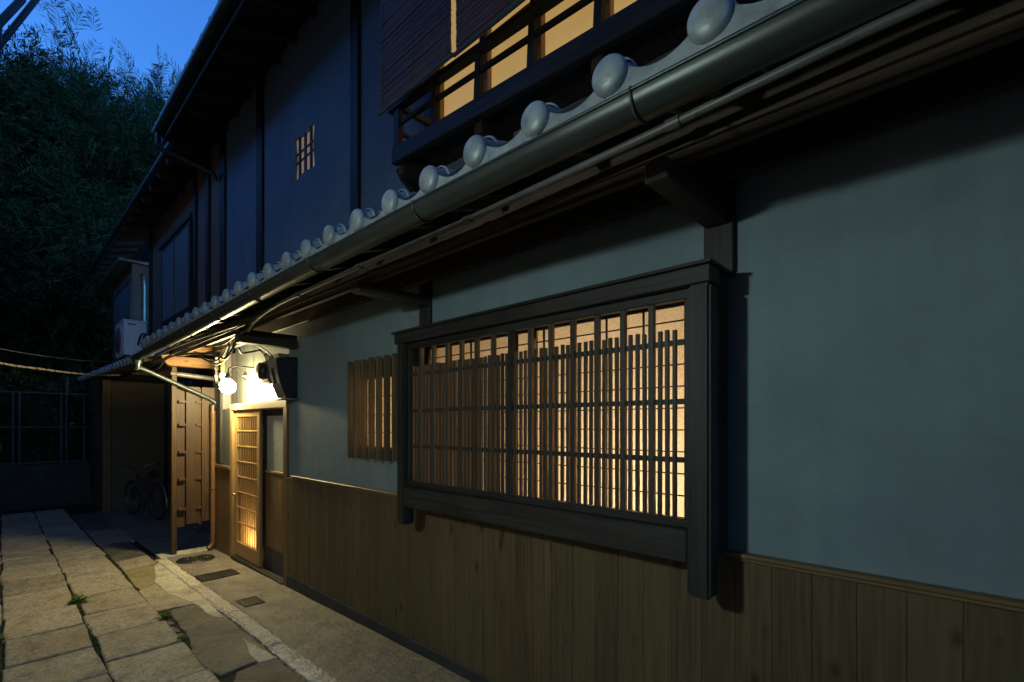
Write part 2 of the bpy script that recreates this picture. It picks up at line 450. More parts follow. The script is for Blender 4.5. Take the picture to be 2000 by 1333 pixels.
piece('mortar_patch', [(-3.951,-.752),(-3.82,-.742),(-3.421,-.70),(-3.437,-.811),(-3.573,-.814)], CEMENT, .008, .005, .006)
piece('slate_patch', [(-9.0,-1.03),(-9.0,-.70),(-7.75,-.69),(-7.62,-1.03)], SLATE, .0)
piece('cement_slab', [(-10.4,-1.03),(-10.4,-.60),(-9.02,-.62),(-9.02,-1.03)], OLDCEM, .002)
piece('slate_patch', [(-13,-1.03),(-13,-.60),(-10.42,-.62),(-10.42,-1.03)], SLATE, .0)
for x, y, s in ((-4.75,-1.04,.06),(-4.55,-1.05,.07),(-4.40,-1.045,.05),(-4.62,-1.06,.04),(-4.98,-1.02,.06)):
    piece('broken_stone', [(x-s,y-.025),(x+s*.8,y-.03),(x+s,y+.025),(x-s*.7,y+.02)], SLATE, -.002, .008, .006)

# kerb stones
kerb = sheet('kerb', [-7.3 + .4*k for k in range(0, 24)], [-.70, -.57], lambda x, y: gz(x) - .02, SOIL)
kj = [-7.28, -6.6, -5.62, -4.58, -3.63, -2.62, -1.6, -.6]
for i in range(len(kj)-1):
    a, b = kj[i]+.004, kj[i+1]-.004
    q = r.uniform(-.008, .008)
    slab('kerb_stone', [(a,-.69+q),(b,-.69+q),(b,-.572+q*.5),(a,-.572+q*.5)], .018, .06, KERB, kerb, r, .045, .008, .014, .01, .006)

# concrete apron along the house foot, with a settled, slightly uneven top
apron = MB()
ax = [-7.35 + .05*k for k in range(0, 176)]; ay = [-.566, -.55, -.45, -.36, -.27, -.18, -.09, .0]
def apz(x, y):
    e = .010*math.sin(x*3.1+y*5) * .3 + .004*math.sin(x*9+y*13)
    return gz(x) + .004 + e*.5 + (-.012 if y < -.56 else 0)
vs = [(x, y + (.008*math.sin(x*21)+.006*math.sin(x*53) if j < 2 else 0), apz(x, y)) for x in ax for j, y in enumerate(ay)]
fs = [(i*8+j, (i+1)*8+j, (i+1)*8+j+1, i*8+j+1) for i in range(len(ax)-1) for j in range(7)]
tag(apron.add(vs, fs, True).build('concrete_apron', CONC), kind='structure')
# channel edge under the screen
tag(B(-7.60, -7.36, -.62, .06, gz(-7.5)-.05, gz(-7.5)+.012).build('gutter_edge', CEMENT, None, .006), kind='structure')

yf = sheet('yard_floor', [-13.3, -12, -10.5, -9, -7.6], [-.61, 0, .6, 1.2], lambda x, y: gz(x) - .010, CONC)
# manhole covers
def round_cover():
    x, y = -6.915, -.345; z = gz(x) + .010
    o = empty('manhole_cover', (x, y, z), 'round cast iron manhole cover in the concrete by the board screen', 'manhole cover')
    MB().lathe([(.0, .006), (.165, .006), (.168, .0), (.19, .0), (.19, .009), (.200, .009), (.203, -.01)], (x, y, z), (0,0,1), 36).build('cover_plate', IRON, o)
    m = MB()
    for ring, n in ((.05, 6), (.09, 11), (.13, 16)):
        for k in range(n):
            t = 2*math.pi*(k+.5*(ring > .08))/n
            m.bar((x+math.cos(t)*(ring-.014), y+math.sin(t)*(ring-.014), z+.009), (x+math.cos(t)*(ring+.014), y+math.sin(t)*(ring+.014), z+.010), .018, .012)
    tag(m.build('raised_pattern', IRON, o, .002), kind='stuff')
round_cover()
def rect_cover(x0, x1, y0, y1, label, nx, ny):
    xc, yc = (x0+x1)/2, (y0+y1)/2; z = gz(xc) + .010
    o = empty('drain_cover', (xc, yc, z), label, 'drain cover')
    m = MB()
    m.box(x0, x1, y0, y0+.012, z-.02, z+.008).box(x0, x1, y1-.012, y1, z-.02, z+.008)
    m.box(x0, x0+.012, y0+.013, y1-.013, z-.02, z+.008).box(x1-.012, x1, y0+.013, y1-.013, z-.02, z+.008)
    m.build('cover_frame', IRON, o, .002)
    B(x0+.013, x1-.013, y0+.013, y1-.013, z-.02, z+.001).build('cover_plate', IRON, o)
    m = MB(); wx = (x1-x0-.03)/nx; wy = (y1-y0-.03)/ny
    for i in range(nx):
        for j in range(ny):
            a = x0+.015+i*wx; b = y0+.015+j*wy
            m.box(a+wx*.15, a+wx*.85, b+wy*.15, b+wy*.85, z-.002, z+.006)
    tag(m.build('raised_pattern', IRON, o, .001), kind='stuff')
rect_cover(-6.07, -5.81, -.555, -.19, 'long rectangular iron drain cover in the concrete before the lattice door', 8, 11)
rect_cover(-4.86, -4.64, -.517, -.348, 'small square iron drain cover near the granite kerb', 10, 6)

# ================================================================== THE TOWNHOUSE
house = empty('wooden_townhouse', (-3, 0, 0), 'old two storey wooden townhouse with blue grey plaster and tiled pent roof', 'house')

def wall_grid(xs, zs, holes, y, th):
    """wall sheet with rectangular openings: front and back faces and reveals"""
    m = MB()
    def ishole(x, z): return any(a < x < b and c < z < d for a, b, c, d in holes)
    nx, nz = len(xs)-1, len(zs)-1
    solid = [[not ishole((xs[i]+xs[i+1])/2, (zs[j]+zs[j+1])/2) for j in range(nz)] for i in range(nx)]
    for i in range(nx):
        for j in range(nz):
            if not solid[i][j]: continue
            a, b, c, d = xs[i], xs[i+1], zs[j], zs[j+1]
            m.add([(a,y,c),(b,y,c),(b,y,d),(a,y,d)], [(0,1,2,3)]); m.add([(a,y+th,c),(b,y+th,c),(b,y+th,d),(a,y+th,d)], [(3,2,1,0)])
            if i == 0 or not solid[i-1][j]: m.add([(a,y,c),(a,y,d),(a,y+th,d),(a,y+th,c)], [(0,1,2,3)])
            if i == nx-1 or not solid[i+1][j]: m.add([(b,y,c),(b,y,d),(b,y+th,d),(b,y+th,c)], [(3,2,1,0)])
            if j == 0 or not solid[i][j-1]: m.add([(a,y,c),(b,y,c),(b,y+th,c),(a,y+th,c)], [(3,2,1,0)])
            if j == nz-1 or not solid[i][j+1]: m.add([(a,y,d),(b,y,d),(b,y+th,d),(a,y+th,d)], [(0,1,2,3)])
    return m
XR = 3.0
wall_grid([-4.97, -3.60, -3.085, -2.688, -.727, XR], [H-.56, H-.40, H-.24, H+.48, H+.51, H+1.22],
          [(-3.60, -3.085, H-.24, H+.48), (-2.688, -.727, H-.40, H+.51)], 0, .10).build('plaster_wall', PLASTER, house)
# entrance wall above and beside the door
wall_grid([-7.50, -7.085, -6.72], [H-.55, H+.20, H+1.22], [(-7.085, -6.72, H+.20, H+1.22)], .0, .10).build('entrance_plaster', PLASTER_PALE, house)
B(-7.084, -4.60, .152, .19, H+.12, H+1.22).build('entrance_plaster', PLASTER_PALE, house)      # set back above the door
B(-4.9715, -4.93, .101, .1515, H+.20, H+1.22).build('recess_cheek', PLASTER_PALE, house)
B(-7.084, -6.721, .05, .151, H+.201, H+.215).build('recess_ledge', DOORBOARD, house)
B(-7.50, -6.72, -.012, .05, gz(-7.1)-.1, H-.551).build('entrance_skirting', DOORBOARD, house)
B(-7.50, -6.73, -.035, -.0125, H-.56, H-.52).build('skirting_cap', CAPX, house, .003)
for a, b, y in ((-7.16, -7.09, -.03), (-2.737, -2.625, -.03), (-.785, -.669, -.032)):
    B(a, b, y, .05, H+.602 if -3 < a < 0 else H-.50, H+1.1).build('wall_post', DARKZ, house, .004)

# wainscot of cedar boards
wains = B(-4.96, XR, -.004, .04, -.25, H-.561).build('wainscot', BASE, house)
bh = .966
bm_board = B(-.0647, .0647, -.0105, .0105, 0, bh).mesh('board', BOARD, .0010)
k = 0; x = -4.905
while x < XR - .1:
    inst('board', bm_board, (x, -.016 + rnd.uniform(-.0015, .0015), H-1.495), wains); x += .1305
m = MB().box(-4.965, XR, -.030, -.0045, -.3, H-1.497)
m.build('base_board', BASE, house, .004)
m = MB().box(-4.83, XR, -.046, -.0005, H-.512, H-.497).box(-4.83, XR, -.038, -.0055, H-.527, H-.5125)
m.build('cap_rail', CAPX, house, .003)

# ---------------------------------------------------------------- big lattice bay window
win = MB().box(-2.735, -.670, -.252, -.001, H+.586, H+.601).build('lattice_window', DARKX, house, .003)
B(-2.712, -.678, -.243, -.145, H+.521, H+.585).build('head_beam', DARKX, win, .004)
def winpost(a, b):
    m = MB().box(a, b, -.238, -.150, H-.640, H+.5205)
    return m.build('post', DARKZ, win, .010, 2)
winpost(-2.692, -2.615); winpost(-.767, -.680)
B(-2.614, -.768, -.232, -.150, H-.522, H-.395).build('sill_beam', DARKX, win, .005)
B(-2.69, -2.665, -.149, -.002, H-.50, H+.585).build('side_board', DARKZ, win)
B(-.725, -.700, -.149, -.002, H-.50, H+.585).build('side_board', DARKZ, win)
B(-2.66, -.726, -.149, -.002, H-.50, H-.47).build('bottom_board', DARKX, win)
B(-2.66, -.726, -.149, -.002, H+.55, H+.584).build('soffit_board', DARKX, win)
B(-2.614, -.768, -.206, -.168, H+.481, H+.518).build('top_rail', DARKX, win, .003)
B(-2.614, -.768, -.206, -.168, H-.394, H-.360).build('bottom_rail', DARKX, win, .003)
for a, b in ((-2.614, -2.590), (-1.724, -1.699), (-.790, -.7685)):
    B(a, b, -.207, -.166, H-.3595, H+.4805).build('stile', DARKZ, win, .002)
B(-1.757, -1.732, -.163, -.135, H-.39, H+.50).build('stile', DARKZ, win, .002)
wide = B(-.012, .012, -.018, .004, -.3595, .4805).mesh('wide_slat', SLAT, .0015); two_tone(wide, SLATSIDE_LIT)
thin = two_tone(B(-.0078, .0078, -.013, .0015, -.3595, .372).mesh('slat', SLAT, .0014), SLATSIDE_LIT)
thin_deep = two_tone(B(-.0078, .0078, -.013, .0035, -.3595, .372).mesh('slat', SLAT, .0014), SLATSIDE_LIT)
wx = [-2.481, -2.355, -2.225, -2.098, -1.970, -1.840, None, -1.578, -1.448, -1.318, -1.188, -1.058, -.929]
edges = [-2.604] + [w if w else -1.711 for w in wx]
for w in wx:
    if w: inst('wide_slat', wide, (w, -.186 + rnd.uniform(-.001, .001), H), win)
for e in edges:
    for kk, off in enumerate((.033, .065, .097)):
        inst('slat', thin if e > -1.75 else thin_deep, (e + off + rnd.uniform(-.0015, .0015), -.186 + rnd.uniform(-.0015, .0015), H + rnd.uniform(-.004, .003)), win, (0, rnd.uniform(-.004, .004), 0))
for zc in (.320, .090, -.136):
    B(-2.595, -.785, -.1965, -.176, H+zc-.0105, H+zc+.0105).build('cross_bar', DARKX, win, .001)
sheet_pane(-2.685, -.73, .013, H-.40, H+.51).build('pane', PANE, win)
km = MB()
xk = -.877
while xk > -2.68: km.box(xk-.003, xk+.003, .000, .0115, H-.40, H+.51); xk -= .195
zk = .448
while zk > -.4: km.box(-2.685, -.73, .001, .0105, H+zk-.0028, H+zk+.0028); zk -= .094
tag(km.build('kumiko_grid', DARKX, win), kind='stuff')
for a, b in ((-2.685,-2.655), (-1.725,-1.705), (-.76,-.73)):
    B(a, b, -.006, .0115, H-.40, H+.51).build('screen_stile', GOLDZ, win)

# room behind the windows
def room(name, x0, x1, y0, y1, z0, z1, mat):
    m = MB()
    m.add([(x0,y0,z0),(x1,y0,z0),(x1,y1,z0),(x0,y1,z0),(x0,y0,z1),(x1,y0,z1),(x1,y1,z1),(x0,y1,z1)],
          [(0,1,2,3),(7,6,5,4),(1,5,6,2),(2,6,7,3),(3,7,4,0)])
    return m.build(name, mat, house)
room('front_room', -4.2, -.60, .101, 1.7, H-1.3, H+.95, CREAM)

# ---------------------------------------------------------------- small slatted window
sw = sheet_pane(-3.60, -3.085, .031, H-.24, H+.48).build('slatted_window', PANE, house)
sl = two_tone(B(-.010, .010, -.026, .022, -.265, .51).mesh('slat', GREYSLAT, .002), GREYSIDE_LIT)
for i in range(7):
    inst('slat', sl, (-3.622 + i*.1065, -.056, H + rnd.uniform(-.004, .004)), sw)
B(-3.60, -3.085, -.004, .024, H+.36, H+.50).build('head_rail', GREYSLAT, sw)
B(-3.60, -3.085, -.004, .024, H-.26, H-.17).build('bottom_rail', GREYSLAT, sw)
for zz in (.43, -.20): B(-3.63, -3.08, -.0335, -.0045, H+zz-.02, H+zz+.02).build('back_rail', DARKX, sw)
km = MB()
for zz in (.22, .08, -.06): km.box(-3.60, -3.085, .022, .0295, H+zz-.003, H+zz+.003)
tag(km.build('kumiko_grid', DARKX, sw), kind='stuff')

# ---------------------------------------------------------------- entrance: frame, sliding lattice door, fixed panel
dz0 = gz(-6.0)
ent = B(-6.72, -4.985, -.026, .151, H+.178, H+.252).build('door_frame', GOLDX, house, .004)
B(-6.72, -6.635, -.024, .05, dz0-.05, H+.1775).build('jamb', GOLDZ, ent, .004)
B(-5.062, -4.9725, -.026, .05, gz(-5)-.02, H+.1775).build('jamb', DOORBOARD, ent, .004)
B(-6.634, -5.063, -.04, .10, dz0-.10, dz0+.035).build('threshold', DARKX, ent, .004)
m = MB().box(-6.634, -5.063, .012, .020, dz0+.0355, dz0+.042).box(-6.634, -5.063, .062, .070, dz0+.0355, dz0+.042)
m.build('door_track', METAL, ent)
B(-6.72, -4.973, .0815, .1, dz0-.1, dz0+.0195).build('hall_step', DARKX, ent)
B(-5.50, -5.43, .10, .1515, H+.2525, H+.62).build('short_strut', GOLDZ, ent, .003)
B(-5.425, -5.36, .11, .1515, H+.2525, H+.62).build('short_strut', DARKZ, ent, .003)

door = B(-6.62, -6.545, -.000, .032, dz0+.045, H+.172).build('sliding_door', GOLDZ, house, .003)
B(-5.865, -5.785, -.000, .032, dz0+.045, H+.172).build('stile', GOLDZ, door, .003)
B(-6.5445, -5.8655, .001, .031, H+.095, H+.171).build('rail', GOLDX, door, .003)
B(-6.5445, -5.8655, .001, .031, dz0+.046, H-1.43).build('rail', GOLDX, door, .003)
vb = B(-.0085, .0085, -.008, .001, -1.4295, .0945).mesh('lattice_bar', GOLDZ, .0015)
for i in range(11): inst('lattice_bar', vb, (-6.5445 + (i+.75)*(.679/11.5), .016, H), door)
for i in range(7):
    zc = -.074 - .1866*i
    m = MB().box(-6.544, -5.866, .004, .016, H+zc-.008, H+zc+.008)
    m.build('lattice_crossbar', GOLDX, door, .0015)
sheet_pane(-6.544, -5.866, .041, H-1.43, H+.095).build('pane', PANE_HALL, door)
MB().lathe([(.012, 0), (.018, .01), (.014, .03), (.0, .032)], (-6.585, -.001, H-.86), (0,-1,0), 14).build('pull', CHROME, door)

panel = MB().box(-5.90, -5.745, .050, .080, dz0+.045, H+.172).box(-5.745, -5.065, .051, .079, H+.10, H+.171).build('fixed_panel', DARKZ, house, .003)
B(-5.7445, -5.065, .066, .072, H-.505, H+.0995).build('glass', DOORGLASS, panel)
B(-5.7445, -5.065, .046, .079, H-.53, H-.506).build('rail', GOLDX, panel, .003)
pb = B(-.0535, .0535, -.006, .006, -1.36, -.531).mesh('board', DOORBOARD, .0015)
for i in range(6): inst('board', pb, (-5.69 + i*.1085, .062, H), panel)
B(-5.745, -5.065, .054, .078, dz0+.04, H-1.3605).build('kick_board', BASE, panel)
room('entrance_hall', -6.72, -5.07, .101, 1.6, dz0+.02, H+.19, HALLFLOOR)

# ---------------------------------------------------------------- pent roof: soffit, rafters, purlin, arms
def rz(y): return H + 1.005 + .34*(y + .80)         # mid height of the tile bed at depth y
XL = -7.42
roof = MB()
roof.add([(XL,-.77,rz(-.77)-.055),(XR,-.77,rz(-.77)-.055),(XR,.10,rz(.1)-.055),(XL,.10,rz(.1)-.055),
          (XL,-.77,rz(-.77)-.030),(XR,-.77,rz(-.77)-.030),(XR,.10,rz(.1)-.030),(XL,.10,rz(.1)-.030)],
         [(3,2,1,0),(4,5,6,7),(0,1,5,4),(1,2,6,5),(2,3,7,6),(3,0,4,7)])
pent = roof.build('pent_roof', OLDBOARD, house)
rf = MB().add([(-.02,-.755,rz(-.755)-H-.125),(.02,-.755,rz(-.755)-H-.125),(.02,-.01,rz(-.01)-H-.125),(-.02,-.01,rz(-.01)-H-.125),
               (-.02,-.755,rz(-.755)-H-.0555),(.02,-.755,rz(-.755)-H-.0555),(.02,-.01,rz(-.01)-H-.0555),(-.02,-.01,rz(-.01)-H-.0555)],
              [(3,2,1,0),(4,5,6,7),(0,1,5,4),(1,2,6,5),(2,3,7,6),(3,0,4,7)]).mesh('rafter', DARKY)
x = XL + .06
while x < XR: inst('rafter', rf, (x, 0, H), pent); x += .455
# eaves edge board
B(XL, XR, -.790, -.771, rz(-.78)-.085, rz(-.78)-.028).build('eaves_board', DARKX, pent)
B(-7.5, XR, -.505, -.415, H+.857, H+.990).build('purlin', BEAMX, house, .030, 3)
B(-7.5, XR, -.070, -.033, H+.950, H+1.075).build('wall_plate', BEAMX, house, .005)
for xa in (-.735, -2.665, -4.75):
    w = .042 if xa > -4 else .055
    z0, z1 = (H+.792, H+.8565) if xa > -4 else (H+.735, H+.8565)
    MB().box(xa-w, xa+w, -.545, -.0335, z0, z1).build('bracket_arm', DARKY, house, .006)

# eaves tiles: domed round end on a half-round cover, with a curved apron plate to the next one
P = .2832; R = .055
def eave_tile():
    m = MB()
    prof = [(0.0, -.022)] + [(R*math.sin(t)*.97, -.022*math.cos(t)) for t in (0.25, .5, .75, 1.0, 1.2, 1.4, 1.55)] + [(R, .004), (R, .014), (R*.88, .016), (R*.86, .03)]
    m.lathe(prof, (0, -.012, 0), (0, 1, 0), 22)
    sl = .34
    n = 12; ring = []
    for y in (.005, .35, .80):
        rr = R*.87
        ring.append([(rr*math.cos(math.pi*2*k/n), y, rr*math.sin(math.pi*2*k/n) + sl*y) for k in range(n)])
    vs = [p for q in ring for p in q]
    fs = [(i*n+k, i*n+(k+1) % n, (i+1)*n+(k+1) % n, (i+1)*n+k) for i in range(2) for k in range(n)]
    m.add(vs, fs, True)
    # collar ring behind the disc
    m.lathe([(R*.80, 0.06), (R*.895, 0.062), (R*.895, .075), (R*.80, .077)], (0, 0, 0.012), (0, 1, .30), 18)
    # apron plate and pan: concave top edge between this tile and the next to +x
    N = 12; top = []; bot = []
    for k in range(N+1):
        t = k/N; xx = -.012 + (P + .024)*t
        c = 4*(t-.5)**2
        top.append((xx, -.022 + min(.093*c, .045) - .016*t)); bot.append((xx, -.075))
    fr = [(a, .000, b) for a, b in top] + [(a, .000, b) for a, b in bot]
    bk = [(a, .014, b) for a, b in top] + [(a, .014, b) for a, b in bot]
    q = 2*(N+1); vs = fr + bk; fs = []
    for k in range(N):
        fs += [(k, k+1, N+2+k, N+1+k), (q+k+1, q+k, q+N+1+k, q+N+2+k), (k, q+k, q+k+1, k+1), (N+1+k, N+2+k, q+N+2+k, q+N+1+k)]
    m.add(vs, fs)
    pan = []
    for y in (.014, .45, .85):
        pan += [(a, y, b + sl*y - .006) for a, b in top]
    fs = [(i*(N+1)+k, i*(N+1)+k+1, (i+1)*(N+1)+k+1, (i+1)*(N+1)+k) for i in range(2) for k in range(N)]
    m.add(pan, fs, True)
    return m.mesh('eave_tile', TILE)
et = eave_tile()
x = -.744 + P*12
while x > XL + .02:
    inst('eave_tile', et, (x, -.800 + rnd.uniform(-.004, .004), H + .997 + .0035*(x+.7)*.55 + rnd.uniform(-.003, .003)), pent, (0, rnd.uniform(-.02, .02), rnd.uniform(-.01, .01)))
    x -= P

# gutter
GX0, GX1 = -7.36, XR
def gutz(x): return H - .0075 + float(np.interp(x, [-7.4, -2.7, -1.5, -.6, -.3, 1.0], [.825, .859, .857, .846, .842, .838]))
gut = MB(); n = 16; vs = []; fs = []
stations = [GX0 + (GX1-GX0)*k/30 for k in range(31)]
for x in stations:
    for rr in (.052, .0485):
        for k in range(n+1):
            t = math.pi*k/n; vs.append((x, -.862 - rr*math.cos(t), gutz(x) - rr*math.sin(t)))
w = 2*(n+1)
for i in range(30):
    for k in range(n):
        fs.append((i*w+k, i*w+k+1, (i+1)*w+k+1, (i+1)*w+k)); fs.append((i*w+n+1+k+1, i*w+n+1+k, (i+1)*w+n+1+k, (i+1)*w+n+1+k+1))
gut.add(vs, fs, True)
gut.tube([(x, -.914, gutz(x)+.002) for x in stations], .0055, 8)
gutter = gut.build('gutter', GUTTER, house)
for xb in (.35, -.616, -1.548, -2.465, -3.313, -4.105, -4.95, -5.8, -6.65):
    m = MB(); pts = []
    for k in range(15):
        t = -.15 + (math.pi+.3)*k/14; pts.append((xb, -.862 - .0545*math.cos(t), gutz(xb) - .0545*math.sin(t)))
    m.tube(pts, .0042, 6); m.tube([(xb, -.808, gutz(xb)), (xb, -.795, gutz(xb)+.03), (xb, -.775, gutz(xb)+.04)], .005, 6)
    m.build('gutter_hook', BLACK, gutter)
MB().prism([(-.862-.054*math.cos(math.pi*k/12), gutz(GX0)-.054*math.sin(math.pi*k/12)) for k in range(13)], 'x', GX0-.004, GX0).build('end_cap', GUTTER, gutter)
for xs_ in (-5.02, -6.9):
    MB().tube([(xs_-.05, -.862, gutz(xs_)-.0), (xs_+.05, -.862, gutz(xs_))], .0001, 3).build('joint_sleeve', GUTTER, gutter) if False else None
# outlet and downpipe
m = MB().lathe([(.05, 0), (.048, -.03), (.032, -.07), (.032, -.12)], (-7.27, -.862, gutz(-7.27)-.035), (0,0,1), 16)
m.build('outlet', GUTTER, gutter)
m = MB().tube([(-7.27,-.862,H+.735), (-7.285,-.84,H+.69), (-7.33,-.74,H+.655), (-7.40,-.06,H+.345), (-7.39,.00,H+.30), (-7.36,-.005,H+.20)], .027, 14)
m.build('offset_pipe', GUTTER, gutter)
zb = gz(-7.3)
m = MB().tube([(-7.33,.000-.045,H+.26), (-7.33,-.045,zb+.11), (-7.33,-.06,zb+.07), (-7.31,-.11,zb+.035)], .030, 16)
dp = m.build('downpipe', COPPER, gutter)
for zc in (H+.14, H-.85):
    MB().lathe([(.0305, -.008), (.036, -.008), (.036, .008), (.0305, .008)], (-7.33, -.045, zc), (0,0,1), 16).build('pipe_clip', COPPER, gutter)
MB().lathe([(.033, -.05), (.035, -.05), (.035, .05), (.033, .05)], (-7.335, -.042, H+.235), (0,0,1), 16).build('pipe_collar', BLACK, gutter)
m = MB().tube([(-7.43,-.50,H+.66),(-7.43,.02,H+.62)], .030, 12); m.build('overflow_pipe', PIPEGREY, gutter)

# conduit under the eaves with couplings, and a thin wire
cpts = [(XR,-.62,H+.925), (-.17,-.62,H+.914), (-.64,-.62,H+.899), (-1.56,-.62,H+.880), (-2.476,-.62,H+.884), (-3.3,-.615,H+.880), (-3.62,-.61,H+.878), (-3.95,-.60,H+.862), (-4.25,-.58,H+.835), (-4.45,-.55,H+.80)]
cond = MB().tube(cpts, .0135, 10).build('eaves_conduit', PIPEGREY, house)
for i in (2, 3, 4, 5):
    p = cpts[i]; MB().tube([(p[0]-.022, p[1], p[2]), (p[0]+.022, p[1], p[2])], .0185, 10).build('coupling', PIPEGREY, cond)
wire = [(XR, -.25, H+.985)]
for i in range(24):
    x = XR - (i+1)*.28; wire.append((x, -.26 + .01*math.sin(i*1.7), H+.975 + .006*math.sin(i*2.3)))
MB().tube(wire, .0022, 5).build('soffit_wire', PIPEGREY, house)

# ---------------------------------------------------------------- upper storey
def upper_wall():
    # shaped lattice opening between two posts
    bm = bmesh.new()
    outer = [(-5.70, H+1.15), (-3.62, H+1.15), (-3.62, H+4.0), (-5.70, H+4.0)]
    cx, cz, hw, hh = -4.625, H+2.60, .205, .195
    inner = []
    for (sx, sz) in ((-1,-1), (1,-1), (1,1), (-1,1)):
        pass
    # each side bows inwards at its middle, corners flare out
    def side(a, b, nx, nz, n=8):
        out = []
        for k in range(n):
            t = k/n; bow = .028*math.sin(math.pi*t)**2
            out.append((a[0]+(b[0]-a[0])*t + nx*bow, a[1]+(b[1]-a[1])*t + nz*bow))
        return out
    c = [(cx-hw-.02, cz-hh-.01), (cx+hw+.02, cz-hh-.01), (cx+hw+.02, cz+hh+.02), (cx-hw-.02, cz+hh+.02)]
    inner = side(c[0], c[1], 0, 1) + side(c[1], c[2], -1, 0) + side(c[2], c[3], 0, -1) + side(c[3], c[0], 1, 0)
    vo = [bm.verts.new((x, 0, z)) for x, z in outer]; vi = [bm.verts.new((x, 0, z)) for x, z in inner]
    es = [bm.edges.new((vo[i], vo[(i+1) % 4])) for i in range(4)]
    ei = [bm.edges.new((vi[i], vi[(i+1) % len(vi)])) for i in range(len(vi))]
    bmesh.ops.triangle_fill(bm, edges=es+ei, use_beauty=True)
    vb = [bm.verts.new((x, .024, z)) for x, z in inner]
    for i in range(len(vi)):
        j = (i+1) % len(vi); bm.faces.new((vi[i], vi[j], vb[j], vb[i]))
    bmesh.ops.recalc_face_normals(bm, faces=bm.faces)
    me = bpy.data.meshes.new('upper_wall'); bm.to_mesh(me); bm.free(); me.materials.append(PLASTER_UP)
    o = link(bpy.data.objects.new('upper_wall', me)); setpar(o, house)
    lat = B(cx-hw-.06, cx+hw+.06, .025, .029, cz-hh-.06, cz+hh+.06).build('latticed_opening', SMALLPAPER, house)
    for dx in (-.125, 0, .125):
        B(cx+dx-.015, cx+dx+.015, .006, .022, cz-hh-.05, cz+hh+.06).build('upright', DARKZ, lat)
    for dz in (-.03, .055):
        B(cx-hw-.06, cx+hw+.06, .009, .019, cz+dz-.008, cz+dz+.008).build('crossbar', DARKX, lat)
upper_wall()
B(-7.13, -5.701, 0, .1, H+1.0, H+4.0).build('upper_wall', PLASTER_UP, house)
wall_grid([-3.619, -2.575, -.40, XR], [H+1.15, H+1.80, H+3.35, H+4.0], [(-2.575, -.40, H+1.80, H+3.35)], 0, .1).build('upper_wall', PLASTER_UP, house)
for a, b in ((-7.13, -6.93), (-5.81, -5.64), (-3.69, -3.565), (-2.685, -2.578)):
    B(a, b, -.028, .02, H+1.25, H+3.98).build('upper_post', DARKZ, house, .004)
# upstairs lit paper windows
for i, (a, b) in enumerate(((-2.555, -2.175), (-2.10, -1.763), (-1.68, -1.32), (-1.25, -.88), (-.81, -.45))):
    w = B(a, b, .045, .05, H+1.80, H+3.35).build('paper_window', UPPAPER, house)
    B(a-.035, a-.0005, .01, .06, H+1.80, H+3.35).build('window_stile', GOLDZ, w, .002)
    B(b+.0005, b+.035, .01, .06, H+1.80, H+3.35).build('window_stile', DARKZ, w, .002)
B(-2.57, -.41, .012, .062, H+2.30, H+2.34).build('window_rail', GOLDX, house, .002)

# balcony
bal = B(-2.665, 1.4, -.292, -.248, H+1.655, H+1.756).build('balcony', DARKX, house, .005)
fb = B(-.072, .072, -.247, -.002, H+1.70, H+1.722).mesh('floor_board', OLDBOARD)
x = -2.58
while x < 1.4: inst('floor_board', fb, (x, 0, rnd.uniform(-.004, .004)), bal); x += .149
for x in (-2.62, -1.9, -1.15, -.4, .35): B(x-.03, x+.03, -.246, -.003, H+1.60, H+1.699).build('joist', DARKY, bal, .004)
B(-2.64, 1.4, -.06, -.0305, H+1.56, H+1.599).build('ledger', DARKX, bal)
m = MB().prism([(-.002,H+1.42),(-.05,H+1.43),(-.085,H+1.47),(-.12,H+1.55),(-.20,H+1.60),(-.235,H+1.654),(-.002,H+1.654)], 'x', -2.70, -2.655)
m.build('corbel', DARKZ, bal)
B(-2.72, 1.4, -.297, -.243, H+1.992, H+2.030).build('top_rail', DARKX, bal, .004)
B(-2.66, 1.4, -.280, -.260, H+1.888, H+1.914).build('mid_rail', DARKX, bal, .002)
for i in range(10):
    x = -2.628 + i*.3745; w = .030 if i == 0 else .019
    B(x-w, x+w, -.288, -.252, H+1.757, H+1.9915).build('rail_post', DARKZ, bal, .003)
B(-2.646, -2.610, -.242, -.0295, H+1.992, H+2.026).build('side_rail', DARKY, bal, .003)
B(-2.638, -2.618, -.259, -.0295, H+1.84, H+1.862).build('side_rail', DARKY, bal, .002)

_p = Vector((-2.65, 0, H+1.75)); bal.rotation_euler = (0, .055, 0)
bal.location = _p - Matrix.Rotation(.055, 3, 'Y') @ _p
# upper eaves
ue = MB().add([(-7.42,-.60,H+3.63),(XR,-.60,H+3.63),(XR,.1,H+3.88),(-7.42,.1,H+3.88),(-7.42,-.60,H+3.66),(XR,-.60,H+3.66),(XR,.1,H+3.91),(-7.42,.1,H+3.91)],
              [(3,2,1,0),(4,5,6,7),(0,1,5,4),(1,2,6,5),(2,3,7,6),(3,0,4,7)]).build('upper_eaves', OLDBOARD, house)
B(-7.40, XR, -.602, -.58, H+3.54, H+3.632).build('fascia', DARKX, ue)
ur = MB().bar((0,-.57,H+3.585), (0,-.01,H+3.785), .045, .07).mesh('rafter', DARKY)
x = -7.3
while x < XR: inst('rafter', ur, (x, 0, 0), ue); x += .42
m = MB(); vs = []; fs = []
for x in (-7.40, XR):
    for k in range(13):
        t = math.pi*k/12; vs.append((x, -.655-.05*math.cos(t), H+3.66-.055*math.sin(t)))
m.add(vs, [(k, k+1, 13+k+1, 13+k) for k in range(12)], True)
m.add([vs[k] for k in range(13)], [tuple(range(13))]).build('upper_gutter', GUTTER, ue)
